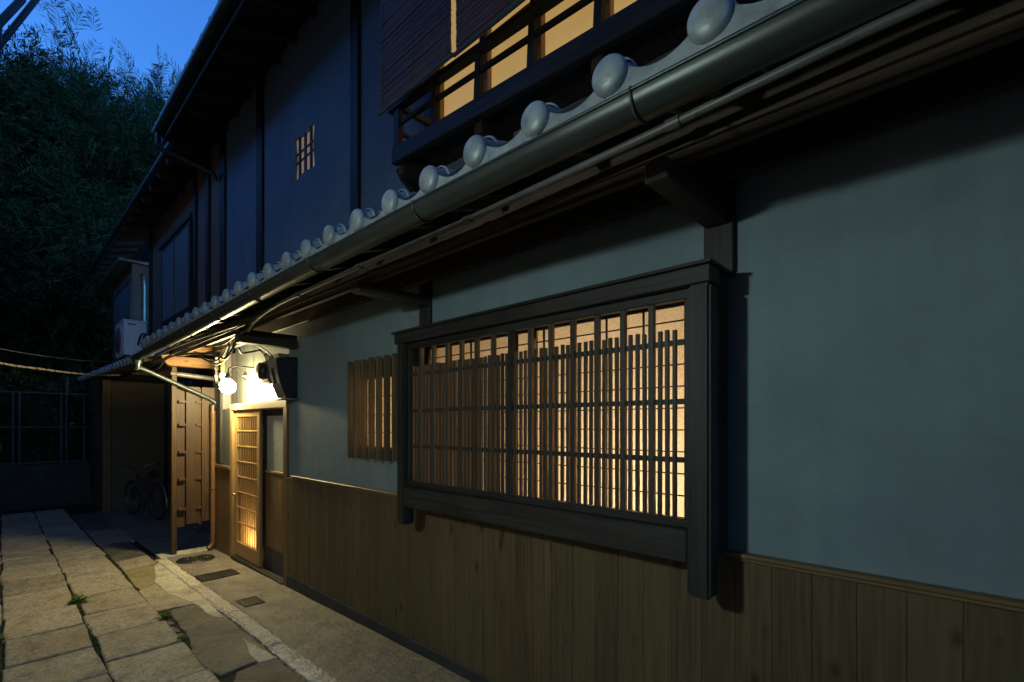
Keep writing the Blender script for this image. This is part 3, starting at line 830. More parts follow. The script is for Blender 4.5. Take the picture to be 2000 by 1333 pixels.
sl = MB().add([(-7.42,-.64,H+3.70),(XR,-.64,H+3.70),(XR,3.0,H+5.0),(-7.42,3.0,H+5.0),(-7.42,-.60,H+3.661),(XR,-.60,H+3.661),(XR,3.0,H+4.95),(-7.42,3.0,H+4.95)],
              [(0,1,2,3),(7,6,5,4),(0,4,5,1),(1,5,6,2),(2,6,7,3),(3,7,4,0)]).build('main_roof', TILE, house)
ct = MB().tube([(0,-.66,.0),(0,.3,.336)], .055, 10).mesh('roof_tile', TILE)
x = -7.36
while x < -3.0: inst('roof_tile', ct, (x, 0, H+3.71), sl); x += .283
m = MB().tube([(-7.30,-.655,H+3.61),(-7.30,-.655,H+3.48),(-7.28,-.62,H+3.42),(-7.16,-.10,H+3.28),(-7.16,-.05,H+3.2)], .03, 10)
m.build('upper_downpipe', GUTTER, ue)

# ---------------------------------------------------------------- bamboo blinds hung outside the balcony
def blind(x0, x1, zb, label):
    o = empty('bamboo_blind', ((x0+x1)/2, -.375, H+zb), label, 'blind', 'bamboo blinds over the balcony')
    m = MB(); z = zb; i = 0; rr = random.Random(int(abs(x0)*100))
    while z < 3.5:
        y = -.375 + rr.uniform(-.002, .002)
        m.box(x0 + rr.uniform(-.0015, .0015), x1 + rr.uniform(-.0015, .0015), y-.0025, y+.0025, H+z, H+z+.0105)
        z += .0113
    tag(m.build('reeds', REED, o), kind='stuff')
    MB().tube([(x0-.02, -.377, H+zb-.012), (x1+.02, -.377, H+zb-.012)], .010, 8).build('bottom_rod', PIPEGREY, o)
    k = max(2, int((x1-x0)/.3))
    for j in range(k+1):
        xx = x0+.03 + (x1-x0-.06)*j/k
        MB().tube([(xx, -.380, H+zb-.02), (xx, -.380, H+3.5)], .0018, 5).build('cord', ROPE, o)
    B(x0, x1, -.385, -.365, H+3.5, H+3.53).build('top_batten', DARKX, o)
blind(-2.655, -1.975, 1.945, 'bamboo blind hanging at the left corner of the balcony')
blind(-1.930, -.20, 1.935, 'wide bamboo blind right of the glowing gap above the balcony rail')

# ================================================================== THINGS AT THE ENTRANCE
# globe lamp
LX, LY, LZ = -6.43, -.13, H+.455
lamp = empty('porch_lamp', (LX, LY, LZ), 'glowing white globe lamp hanging above the lattice door', 'lamp')
gl = MB().lathe([(.001, -.086)] + [(.086*math.sin(t), -.086*math.cos(t)) for t in [math.pi*k/12 for k in range(1, 12)]] + [(.001, .086)], (LX, LY, LZ), (0,0,1), 20)
gl.build('globe', emit('porch_bulb', (1.0, .82, .42), PORCH_EMIT), lamp)
MB().lathe([(.0, .165), (.018, .165), (.020, .14), (.035, .125), (.036, .100), (.034, .088)], (LX, LY, LZ), (0,0,1), 18).build('lamp_cap', BLACK, lamp)
MB().tube([(LX, LY, LZ+.16), (LX, LY+.01, LZ+.22), (LX+.02, LY+.06, LZ+.25), (LX+.02, .150, LZ+.25)], .009, 8).build('arm', BLACK, lamp)
MB().tube([(LX, LY+.01, LZ+.15), (LX-.05, -.05, LZ+.225), (LX-.12, .0, LZ+.24), (LX-.20, .06, LZ+.20), (LX-.24, .09, LZ+.165), (LX-.26, .10, LZ+.165)], .0045, 6).build('cord', CABLE, lamp)
MB().lathe([(.052, 0), (.052, .008), (.040, .022), (.016, .032), (.012, .05), (.0, .052)], (LX-.26, .1515, LZ+.165), (0,-1,0), 20).build('wall_rose', CHROME, lamp)

# meter with connection boxes
mx0, mx1 = -5.42, -5.17
meter = empty('electricity_meter', (-5.3, -.06, H+.44), 'dark electricity meter box with wires beside the globe lamp', 'meter')
B(mx0, mx1, -.030, .151, H+.40, H+.74).build('back_plate', GREYBOX, meter, .003)
B(mx0+.02, mx1-.01, -.125, -.031, H+.43, H+.66).build('body', PIPEGREY, meter, .016, 2)
MB().lathe([(.085, 0), (.085, .045), (.070, .055), (.0, .056)], (-5.30, -.125, H+.555), (0,-1,0), 22).build('dial', BLACK, meter)
B(mx0-.06, mx0+.02, -.10, -.031, H+.56, H+.63).build('terminal_box', GREYBOX, meter, .005)
B(mx0-.05, mx0+.00, -.09, -.031, H+.47, H+.55).build('terminal_box', PIPEGREY, meter, .005)
for i in range(5):
    a = -5.40 + i*.045
    MB().tube([(a, -.06, H+.65), (a+.01, -.075, H+.71), (a-.02-.01*i, -.09, H+.755), (a-.05-.02*i, -.12, H+.80), (a-.06-.05*i, -.17, H+.86)], .007, 6).build('wire', CABLE, meter)

# curved wall box
cb = empty('curved_wall_box', (-4.86, -.1, H+.25), 'black wall box with curved grey front and long slot right of the door', 'box')
prof = [(-.205, H+.635), (-.200, H+.56), (-.188, H+.48), (-.168, H+.40), (-.140, H+.32), (-.112, H+.262), (-.002, H+.262), (-.002, H+.660), (-.10, H+.655)]
MB().prism(prof, 'x', -4.96, -4.765).build('body', BLACK, cb, .004)
m = MB(); fr = [(-.207, H+.634), (-.202, H+.56), (-.190, H+.48), (-.170, H+.40), (-.142, H+.32), (-.114, H+.262)]
for i in range(len(fr)-1):
    (ya, za), (yb, zb2) = fr[i], fr[i+1]
    for (xa, xb2) in ((-4.958, -4.905), (-4.83, -4.767)) if 0 < i < 3 else ((-4.958, -4.767),):
        m.add([(xa,ya,za),(xb2,ya,za),(xb2,yb,zb2),(xa,yb,zb2),(xa,ya+.004,za),(xb2,ya+.004,za),(xb2,yb+.004,zb2),(xa,yb+.004,zb2)],
              [(0,1,2,3),(7,6,5,4),(0,4,5,1),(1,5,6,2),(2,6,7,3),(3,7,4,0)])
m.build('front_panel', GREYBOX, cb)
B(-4.885, -4.85, -.2035, -.199, H+.555, H+.565).build('mark', WHITEPL, cb)
MB().add([(-5.0,-.18,H+.245),(-4.69,-.18,H+.245),(-4.69,-.002,H+.255),(-5.0,-.002,H+.255),(-5.0,-.18,H+.238),(-4.69,-.18,H+.238),(-4.69,-.002,H+.248),(-5.0,-.002,H+.248)],
         [(0,1,2,3),(7,6,5,4),(0,4,5,1),(1,5,6,2),(2,6,7,3),(3,7,4,0)]).build('drip_ledge', METAL, cb)

# gas pipe with yellow tag
gp = empty('gas_pipe', (-6.95, -.1, H+.4), 'white gas pipe with U bend and yellow tag above the globe lamp', 'pipe')
MB().tube([(-6.98,-.10,H+.86),(-6.98,-.10,H+.58),(-6.975,-.10,H+.55),(-6.95,-.10,H+.535),(-6.82,-.09,H+.535),(-6.79,-.09,H+.55),(-6.785,-.09,H+.58),(-6.785,-.09,H+.72)], .017, 12).build('pipe_run', WHITEPIPE, gp)
for zc in (.62, .72, .80):
    MB().lathe([(.018,-.018),(.026,-.016),(.026,.016),(.018,.018)], (-6.98,-.10,H+zc), (0,0,1), 12).build('fitting', WHITEPIPE, gp)
B(-6.83, -6.74, -.125, -.065, H+.575, H+.655).build('valve', WHITEPIPE, gp, .012, 2)
B(-6.825, -6.745, -.10, -.08, H+.67, H+.86).build('yellow_tag', YELLOW, gp, .004)

# board screen beside the door
XS = -7.45; zs = gz(XS)
scr = empty('board_screen', (XS, -.2, zs), 'brown stained screen of overlapping vertical boards next to the lattice door', 'screen')
B(XS-.045, XS+.045, -.492, -.436, zs-.02, H+.745).build('post', SCREEN, scr, .004)
for y0, y1, xo, zb_, zt in ((-.428,-.338,-.020,-1.335,.49), (-.330,-.176,.014,-1.30,.50), (-.152,.030,.016,-1.285,.50), (-.20,-.13,-.022,-1.33,.49)):
    B(XS+xo-.009, XS+xo+.009, y0, y1, H+zb_, H+zt).build('board', SCREEN, scr, .002)
for zc in (.30, .0, -.355, -.71, -1.10):
    B(XS-.0105, XS+.0045, -.435, .03, H+zc-.018, H+zc+.018).build('batten', SCREEN, scr, .002)
    for y0, y1 in ((-.415,-.336), (-.222,-.158), (-.03,.03)): B(XS+.005, XS+.045, y0, y1, H+zc-.016, H+zc+.016).build('cleat', SCREEN, scr, .002)
bm_ = MB().prism([(-.58,H+.80),(-.56,H+.765),(-.53,H+.748),(.09,H+.748),(.09,H+.872),(-.50,H+.872),(-.545,H+.858),(-.575,H+.83)], 'x', -7.42, -7.32)
bm_.build('porch_beam', FRESHY, house, .004)
MB().bar((-7.28,-.62,H+.835), (-7.28,-.05,H+1.01), .05, .05).build('gable_rafter', FRESHY, house)

# cables around the porch: a loose bundle
cabs = empty('cable_bundle', (-5.6, -.5, H+.8), 'tangle of black cables strung under the eaves above the porch', 'cable')
rc = random.Random(5)
ctrl = [[(-4.42,-.55,.82),(-4.75,-.53,.79),(-5.05,-.50,.70),(-5.35,-.46,.66),(-5.6,-.45,.70),(-5.9,-.45,.76),(-6.4,-.55,.80),(-7.0,-.62,.80),(-7.4,-.65,.70),(-8.0,-.75,.72)],
        [(-4.45,-.56,.80),(-4.9,-.50,.83),(-5.4,-.48,.80),(-5.9,-.52,.83),(-6.5,-.62,.83),(-7.1,-.68,.76),(-7.6,-.72,.72)],
        [(-5.2,-.46,.82),(-5.5,-.42,.76),(-5.75,-.40,.70),(-6.0,-.42,.69),(-6.2,-.45,.74),(-6.3,-.50,.82)],
        [(-5.3,-.44,.80),(-5.55,-.40,.70),(-5.8,-.38,.66),(-6.05,-.40,.68),(-6.25,-.46,.78)],
        [(-4.4,-.58,.86),(-5.2,-.62,.86),(-6.0,-.68,.85),(-6.9,-.72,.82),(-7.5,-.70,.74)],
        [(-5.0,-.45,.72),(-5.15,-.38,.70),(-5.3,-.25,.74),(-5.35,-.13,.78)]]
def smooth(pts, n=6):
    out = []; L = len(pts)
    for i in range(L-1):
        p0, p1, p2, p3 = (Vector(pts[max(i-1,0)]), Vector(pts[i]), Vector(pts[i+1]), Vector(pts[min(i+2,L-1)]))
        for k in range(n):
            t = k/n
            out.append(.5*((2*p1) + (-p0+p2)*t + (2*p0-5*p1+4*p2-p3)*t*t + (-p0+3*p1-3*p2+p3)*t**3))
    out.append(Vector(pts[-1])); return out
for i, c in enumerate(ctrl):
    MB().tube(smooth([(a, b, H+z) for a, b, z in c]), .012 if i == 0 else rc.uniform(.006, .010), 8).build('cable', CABLE, cabs)

# ================================================================== NEIGHBOURING HOUSE BEYOND THE SCREEN
nb = empty('neighbour_house', (-12, 1, gz(-12)), 'dark neighbouring house with small pent roof beyond the board screen', 'house')
zn = gz(-13)
B(-7.52, -7.50, .06, 1.6, zn-.1, H+1.0).build('side_wall', PLASTER_BROWN, nb)
B(-13.7, -7.53, 1.2, 1.35, zn-.2, H+2.2).build('yard_wall', PLASTER_BROWN, nb)
B(-13.35, -13.25, -.37, 1.19, zn-.2, H+.93).build('end_wall', plaster('ochre_plaster', (.15, .125, .08)), nb)
B(-13.37, -13.20, -.52, -.38, zn-.2, H+.95).build('corner_post', DOORBOARD, nb, .006)
B(-13.20, -13.24, .55, .62, zn-.1, H+.9).build('wall_batten', DARKZ, nb)
B(-21, -13.38, -.47, -.40, zn-.4, H+.93).build('alley_wall', PLASTER_BROWN, nb)
nr = MB().add([(-21,-.95,H+.90),(-7.55,-.95,H+.90),(-7.55,.6,H+1.35),(-21,.6,H+1.35),(-21,-.95,H+.95),(-7.55,-.95,H+.95),(-7.55,.6,H+1.40),(-21,.6,H+1.40)],
              [(3,2,1,0),(4,5,6,7),(0,1,5,4),(1,2,6,5),(2,3,7,6),(3,0,4,7)])
nroof = None
nroof = MB().add([(-14.2,-.80,H+.92),(-7.75,-.72,H+.82),(-7.75,.6,H+1.18),(-14.2,.6,H+1.26),(-14.2,-.80,H+.96),(-7.75,-.72,H+.86),(-7.75,.6,H+1.22),(-14.2,.6,H+1.30)],
              [(3,2,1,0),(4,5,6,7),(0,1,5,4),(1,2,6,5),(2,3,7,6),(3,0,4,7)]).build('pent_roof', OLDBOARD, nb)
nt = MB().tube([(0,-.03,0),(0,1.3,.36)], .055, 10).mesh('roof_tile', TILE)
x = -14.1
while x < -7.8: inst('roof_tile', nt, (x, -.80+.08*(x+14.2)/6.45, H+.985-.10*(x+14.2)/6.45), nroof, (0,0,rnd.uniform(-.03,.03))); x += .27
# upper storey
B(-11.5, -7.131, .0, .1, H+1.0, H+3.95).build('upper_wall', PLASTER_BROWN, nb)
for a, b in ((-7.75, -7.60), (-11.5, -11.3), (-8.38, -8.25)): B(a, b, -.03, -.0005, H+1.1, H+3.9).build('upper_post', DARKZ, nb)
nw = B(-10.4, -8.5, -.035, -.0005, H+1.70, H+3.12).build('window', DARKX, nb)
for a, b in ((-10.28, -9.50), (-9.42, -8.6)):
    B(a, b, -.042, -.0355, H+1.80, H+3.02).build('pane', CURTAIN, nw)
B(-10.5, -8.4, -.06, -.0355, H+3.10, H+3.16).build('head', DARKX, nw)
# bay wing
wing = B(-14.4, -12.05, -.20, .9, H+1.0, H+3.20).build('wing', PLASTER_BROWN, nb)
for a, b in ((-14.2, -13.2), (-13.1, -12.2)):
    B(a, b, -.215, -.2005, H+1.5, H+2.85).build('wing_pane', CURTAIN, wing)
B(-14.3, -12.1, -.225, -.2155, H+2.86, H+2.92).build('wing_window_frame', METAL, wing)
B(-12.19, -12.10, -.222, -.2005, H+1.4, H+2.855).build('wing_window_frame', METAL, wing)
B(-14.9, -12.0, -.42, .9, H+3.21, H+3.26).build('wing_roof', METAL, wing)
MB().tube([(-11.8,-.06,H+1.1),(-11.8,-.06,H+2.75),(-11.78,-.08,H+2.85),(-11.7,-.10,H+2.93)], .035, 10).build('drain_pipe', METAL, nb)
# second eaves
ne = MB().add([(-15.2,-.50,H+3.58),(-7.43,-.42,H+3.66),(-7.43,.9,H+4.1),(-15.2,.9,H+4.0),(-15.2,-.50,H+3.66),(-7.43,-.42,H+3.74),(-7.43,.9,H+4.2),(-15.2,.9,H+4.1)],
              [(3,2,1,0),(4,5,6,7),(0,1,5,4),(1,2,6,5),(2,3,7,6),(3,0,4,7)]).build('upper_eaves', OLDBOARD, nb)
MB().tube([(-15.2,-.53,H+3.60),(-7.43,-.45,H+3.68)], .05, 10).build('gutter', GUTTER, nb)
nrf = MB().bar((0,-.45,H+3.56),(0,.0,H+3.70),.05,.07).mesh('rafter', DARKY)
for k in range(14): inst('rafter', nrf, (-14.9+k*.54, 0, 0), ne)

# air conditioner on the small roof
ac = empty('air_conditioner', (-10.2, -.45, H+1.12), 'white outdoor air conditioner unit standing on the small tiled roof', 'air conditioner')
B(-10.75, -9.95, -.62, -.32, H+1.14, H+1.70).build('casing', WHITEPL, ac, .012, 2)
B(-10.76, -9.94, -.63, -.31, H+1.70, H+1.716).build('lid', WHITEPL, ac, .004)
B(-9.949, -9.945, -.57, -.47, H+1.635, H+1.655).build('grip', BLACK, ac)
B(-9.949, -9.93, -.50, -.40, H+1.22, H+1.42).build('valve_cover', WHITEPL, ac, .004)
MB().lathe([(.22,0),(.22,.012),(.0,.014)], (-10.43,-.62,H+1.42), (0,-1,0), 24).build('fan_grille', PIPEGREY, ac)
for dy in (0, .05): MB().tube(smooth([(-9.945,-.44+dy,H+1.3),(-9.85,-.42+dy,H+1.45),(-9.75,-.38+dy,H+1.48),(-9.65,-.33+dy,H+1.38),(-9.62,-.30+dy,H+1.2)]), .014, 8).build('hose', CABLE, ac)
for y in (-.58, -.36): B(-10.7, -10.0, y-.02, y+.02, H+1.06, H+1.139).build('foot', BLACK, ac)

# ================================================================== BICYCLE
def bicycle():
    fx, fy, rx, ry = -12.0, -.20, -10.95, .02
    zg = gz(-11.5) - .005; R_ = .325
    o = empty('bicycle', ((fx+rx)/2, (fy+ry)/2, zg), 'bicycle parked in the dark yard behind the board screen', 'bicycle')
    d = Vector((fx-rx, fy-ry, 0)); L = d.length; d.normalize(); s = Vector((-d.y, d.x, 0)); up = Vector((0,0,1))
    base = Vector((rx, ry, zg))
    def pt(a, h, b=0): return base + d*a + up*h + s*b
    for a in (0, L):
        c = pt(a, R_); ring = [c + (d*math.cos(2*math.pi*k/32) + up*math.sin(2*math.pi*k/32))*R_*.96 for k in range(33)]
        w = MB().tube(ring, .017, 8, False).build('wheel', RUBBER, o)
        rim = [c + (d*math.cos(2*math.pi*k/32) + up*math.sin(2*math.pi*k/32))*(R_-.035) for k in range(33)]
        MB().tube(rim, .008, 6, False).build('rim', CHROME, w)
        m = MB()
        for k in range(16):
            t = 2*math.pi*k/16; m.tube([c + s*(.03 if k % 2 else -.03), c + (d*math.cos(t)+up*math.sin(t))*(R_-.04)], .0015, 4)
        m.build('spokes', CHROME, w)
        MB().tube([c - s*.05, c + s*.05], .018, 8).build('hub', CHROME, w)
        arc = [c + (d*math.cos(t)+up*math.sin(t))*(R_+.02) for t in [math.radians(x) for x in range(10 if a else 20, 150 if a else 200, 10)]]
        MB().tube(arc, .022, 8).build('mudguard', CHROME, o)
    bb = pt(.44, .28); seat = pt(.24, .78); head = pt(L-.22, .80); headl = pt(L-.17, .60)
    f = MB()
    for a, b, r_ in ((bb, pt(.26,.72), .016), (bb, headl, .018), (pt(.33,.55), head, .016), (head, headl, .019), (bb, pt(0,R_,.05), .010), (bb, pt(0,R_,-.05), .010), (pt(.27,.66), pt(0,R_,.05), .008), (pt(.27,.66), pt(0,R_,-.05), .008)):
        f.tube([a, b], r_, 8)
    f.build('frame', BIKEPAINT, o)
    MB().tube([headl, pt(L-.09,.52,.05), pt(L,R_,.05)], .011, 8).tube([headl, pt(L-.09,.52,-.05), pt(L,R_,-.05)], .011, 8).build('fork', BIKEPAINT, o)
    MB().tube([pt(.26,.70), pt(.235,.80)], .012, 8).build('seat_post', CHROME, o)
    MB().tube([pt(.10,.83), pt(.17,.84), pt(.30,.825), pt(.38,.82)], [.075, .085, .04, .018], 12).build('saddle', SADDLE, o)
    MB().tube([head, pt(L-.24,.93)], .012, 8).build('stem', CHROME, o)
    MB().tube(smooth([pt(L-.42,1.0,-.28), pt(L-.30,1.0,-.25), pt(L-.22,.95,-.10), pt(L-.22,.93,0), pt(L-.22,.95,.10), pt(L-.30,1.0,.25), pt(L-.42,1.0,.28)]), .010, 8).build('handlebar', CHROME, o)
    for b in (-.28, .28): MB().tube([pt(L-.44,1.0,b), pt(L-.33,1.0,b*.93)], .016, 8).build('grip', BLACK, o)
    MB().tube([pt(.06,.36,.08), pt(.16,.02,.20)], .009, 6).build('kickstand', CHROME, o)
    m = MB()
    for b in (-.06, 0, .06): m.tube([pt(-.28,.70,b), pt(.16,.70,b)], .005, 6)
    m.tube([pt(-.28,.70,-.06), pt(-.28,.70,.06)], .005, 6).tube([pt(-.2,.70,.06), pt(0,R_,.06)], .005, 6).tube([pt(-.2,.70,-.06), pt(0,R_,-.06)], .005, 6)
    m.build('rear_rack', CHROME, o)
    MB().tube([bb - s*.06, bb + s*.06], .06, 14).build('chainring', CHROME, o)
    MB().tube([bb + s*.07, bb + s*.07 + up*-.16 + d*.05], .010, 6).build('crank', CHROME, o)
    MB().box(-.03,.03,-.012,.012,-.02,.02).build('reflector', YELLOW, o).matrix_local = Matrix.Translation(pt(L+.02, R_*2+.06)) if False else Matrix.Translation((0,0,0))
    return o
bicycle()
for ob in list(bpy.data.objects):
    if ob.name.startswith('reflector'): bpy.data.objects.remove(ob, do_unlink=True)

# ================================================================== FAR END OF THE ALLEY: retaining wall, wire fence, trees
zr = H - .90
rw = tag(B(-15.5, -15.2, -7, -.50, gz(-15)-.4, zr).build('retaining_wall', BRICKWALL, None, .01), 'low concrete retaining wall across the end of the alley', 'wall')
fen = empty('wire_fence', (-15.3, -1.5, zr), 'pale green wire mesh fence on the retaining wall under the trees', 'fence')
for y, zt in ((-.93, 1.12), (-1.02, .72), (-1.70, .72), (-1.80, .72), (-2.8, .72), (-.62, .72)):
    MB().tube([(-15.3,y,zr), (-15.3,y,H+zt)], .028, 8).build('post', FENCEM, fen)
for z in (.72, -.06, -.86): MB().tube([(-15.3,-4.5,H+z), (-15.3,-.55,H+z)], .024, 8).build('rail', FENCEM, fen)
m = MB(); y = -4.5
while y < .3:
    for sgn in (1, -1):
        a = [(-15.3, y, zr), (-15.3, y+sgn*1.6, H+.7)]
        ya, yb = a[0][1], a[1][1]
        if max(ya, yb) > -.55:
            t = (-.55-ya)/(yb-ya) if yb != ya else 1
            if sgn > 0 and ya < -.55: a[1] = (-15.3, -.55, zr+(H+.7-zr)*t)
            elif sgn < 0 and yb < -.55: a[0] = (-15.3, -.55, zr+(H+.7-zr)*t)
            else: continue
        m.tube(a, .0022, 3, False)
    y += .085
tag(m.build('wire_mesh', FENCEM, fen), kind='stuff')

def fronds(rng, n, cen, rad, lumps, length, lw, down=.35, up=.5, spread=1.0, per=9):
    """leafy sprays spread through a lumpy crown; returns vertex and quad arrays"""
    u = rng.normal(size=(lumps, 3)); u /= np.linalg.norm(u, axis=1)[:, None]
    lc = u * rng.uniform(.35, 1.0, (lumps, 1))**.5
    idx = rng.integers(0, lumps, n)
    q = rng.normal(size=(n, 3)) * .17 * spread
    pos = (lc[idx] + q); out = pos / (np.linalg.norm(pos, axis=1)[:, None] + 1e-6)
    P0 = np.array(cen) + pos * np.array(rad)
    d = out*.8 + rng.normal(size=(n, 3))*.55 + np.array([0, 0, up]); d /= np.linalg.norm(d, axis=1)[:, None]
    L = length * rng.uniform(.6, 1.3, n)
    sd = np.cross(d, rng.normal(size=(n, 3))); sd /= np.linalg.norm(sd, axis=1)[:, None]
    V = []
    for j in range(per):
        for sg in (-1, 1):
            s = (j+.6)/per
            b = P0 + d*(L*s)[:, None]; b[:, 2] -= down*L*s*s
            ld = d*.75 + sd*sg*.85 + rng.normal(size=(n, 3))*.18; ld[:, 2] -= .25*s
            ld /= np.linalg.norm(ld, axis=1)[:, None]
            ll = (L*.34*(1.1-.6*s))[:, None]
            w = np.cross(ld, rng.normal(size=(n, 3))); w /= np.linalg.norm(w, axis=1)[:, None]; w *= lw
            V.append(np.stack([b, b+ld*ll*.45+w, b+ld*ll, b+ld*ll*.45-w], axis=1))
    tip = P0 + d*L[:, None]; tip[:, 2] -= down*L                       # the twig itself
    mid = P0 + d*(L*.5)[:, None]; mid[:, 2] -= down*L*.25
    V.append(np.stack([P0, mid + sd*.006, tip, mid - sd*.006], axis=1))
    V = np.concatenate(V, axis=0).reshape(-1, 3)
    return V
def leaf_obj(name, V, mat, parent):
    nf = len(V)//4; me = bpy.data.meshes.new(name)
    me.vertices.add(len(V)); me.vertices.foreach_set('co', V.astype(np.float32).ravel())
    me.loops.add(nf*4); me.loops.foreach_set('vertex_index', np.arange(nf*4, dtype=np.int32))
    me.polygons.add(nf); me.polygons.foreach_set('loop_start', np.arange(0, nf*4, 4, dtype=np.int32))
    me.polygons.foreach_set('loop_total', np.full(nf, 4, dtype=np.int32))
    me.update(); me.validate(); me.materials.append(mat)
    o = link(bpy.data.objects.new(name, me)); setpar(o, parent); return o
def tree(name, x, y, cen, rad, n, lumps, length, lw, mat, label, seed, up=.5, per=9, trunk=.16):
    rng = np.random.default_rng(seed); rr = random.Random(seed)
    z0 = zr - .1
    o = empty(name, (x, y, z0), label, 'tree', 'trees at the end of the alley')
    m = MB()
    top = (cen[0], cen[1], cen[2] + rad[2]*.6)
    tp = [(x, y, z0), (x+rr.uniform(-.2,.2), y+rr.uniform(-.2,.2), z0+(top[2]-z0)*.35), (cen[0], cen[1], z0+(top[2]-z0)*.7), top]
    m.tube(smooth(tp, 4), [trunk*(1-.07*k) for k in range(13)], 9)
    for k in range(16):
        t = rr.uniform(.3, .95); b = Vector((x + (cen[0]-x)*t, y + (cen[1]-y)*t, z0 + (top[2]-z0)*t))
        a = rr.uniform(0, 6.28); e = b + Vector((math.cos(a)*rad[0]*.75, math.sin(a)*rad[1]*.75, rr.uniform(.2, 1.6)))
        m.tube([b, b.lerp(e, .5)+Vector((0,0,.15)), e], [.05, .03, .012], 6)
    m.build('trunk', BARK, o)
    leaf_obj('crown', fronds(rng, n, cen, rad, lumps, length, lw, up=up, per=per), mat, o)
    return o
tree('feathery_tree', -18.5, -.2, (-18.3, -.3, H+5.55), (2.6, 2.0, 3.6), 8500, 80, .95, .010, LEAF_A, 'tall feathery tree behind the eaves, its tips against the sky', 11, .75, 11)
tree('feathery_tree', -19.5, 2.4, (-19.3, 2.2, H+6.3), (2.6, 1.9, 4.0), 6500, 66, .95, .010, LEAF_A, 'feathery tree whose top just clears the upper eaves', 12, .75, 11)
tree('broadleaf_tree', -16.3, -3.0, (-16.4, -2.7, H+5.3), (1.7, 1.6, 4.2), 9500, 70, .30, .016, LEAF_B, 'broadleaf tree with dense dark crown at the left edge', 13, .2, 6)
tree('spreading_tree', -17.2, -.9, (-17.2, -.7, H+3.4), (1.6, 2.2, 2.2), 9000, 60, .34, .013, LEAF_B, 'dark spreading tree right above the wire fence', 14, .1, 7)
tree('leaning_tree', -18.0, .9, (-17.8, .6, H+4.6), (1.6, 1.5, 2.6), 4200, 46, .6, .014, LEAF_A, 'slender tree in shade behind the bay of the neighbouring house', 15, .2, 8)
tree('tall_tree', -22.0, -1.2, (-22.0, -1.2, H+6.5), (2.6, 3.2, 4.6), 7000, 60, .7, .015, LEAF_B, 'tall dark tree filling the gaps behind the feathery one', 16, .4, 7, .22)
def bush(x, y, rad, n, label, seed):
    o = empty('bush', (x, y, zr), label, 'bush', 'bushes behind the wire fence')
    rng = np.random.default_rng(seed)
    leaf_obj('foliage', fronds(rng, n, (x, y, zr+rad[2]*.6), rad, 24, .38, .030, up=.3, per=6), LEAF_C, o)
    m = MB()
    for k in range(5): m.tube([(x, y, zr-.05), (x+.3*math.cos(k*1.3), y+.3*math.sin(k*1.3), zr+rad[2])], [.03, .008], 6)
    m.build('stems', BARK, o)
bush(-16.6, -.9, (.9, .8, 1.1), 1500, 'leafy bush behind the fence next to the tall fence post', 21)
bush(-16.8, -2.2, (.9, .9, 1.3), 1500, 'leafy bush behind the fence at the left edge', 22)
bush(-17.5, .3, (.8, .8, 1.2), 1300, 'leafy bush between the fence and the neighbouring house', 23)

hill_y = [-30, -14, -8, -4, 0, 4, 8, 14, 30]  # dark slope added to close the sky gaps between the trees
hill_x = [-60, -36, -30, -27, -25, -23.5]
hz = [11, 10, 8.5, 6.5, 3.5, .5]
hill = MB().add([(x, y, hz[i] + .6*math.sin(y*.7+i)) for i, x in enumerate(hill_x) for y in hill_y],
                [(i*9+j, (i+1)*9+j, (i+1)*9+j+1, i*9+j+1) for i in range(5) for j in range(8)], True).build('added_dark_slope', SOIL)
hill['kind'] = 'structure'
# ================================================================== OVERHEAD LINES
rope = MB(); pts = smooth([(-9.6,-.72,H+.77), (-8.9,-1.1,H+.70), (-8.0,-1.6,H+.655), (-7.2,-2.2,H+.68), (-6.0,-3.2,H+.95)], 12)
rp = tag(rope.tube(pts, .0115, 8).build('rope_line', ROPE), 'thick wrapped line stretched from the small roof across the alley', 'cable')
m = MB(); sp = []
for i in range(len(pts)*6):
    t = i/6; k = min(int(t), len(pts)-2); p = Vector(pts[k]).lerp(Vector(pts[k+1]), t-k)
    sp.append(p + Vector((0, math.cos(i*.55)*.012, math.sin(i*.55)*.012)))
m.tube(sp, .0045, 5).build('wrapping', CABLE, rp)
tag(MB().tube(smooth([(-9.8,-.75,H+1.0), (-8.8,-1.3,H+.88), (-7.6,-2.1,H+.84), (-6,-3.2,H+.95)], 8), .004, 6).build('thin_line', PIPEGREY), 'thin wire strung above the thick wrapped line', 'cable')
tag(MB().tube(smooth([(-4.2,-3.2,H+1.0), (-4.8,-2.14,H+2.267), (-5.0,-2.0,H+2.698), (-5.3,-1.807,H+3.322), (-5.5,-1.616,H+3.908), (-5.8,-1.3,H+4.8)], 8), .020, 8).build('overhead_line', CABLE), 'dark overhead line crossing the top left corner', 'cable')
oc = tag(MB().tube(smooth([(-4.2,-3.2,H+1.5), (-4.8,-2.14,H+2.436), (-5.0,-2.0,H+2.854), (-5.19,-1.893,H+3.19), (-5.2,-1.888,H+3.21)], 8), .024, 8).build('overhead_line', CABLE), 'thicker dark overhead line ending at the top left corner', 'cable')

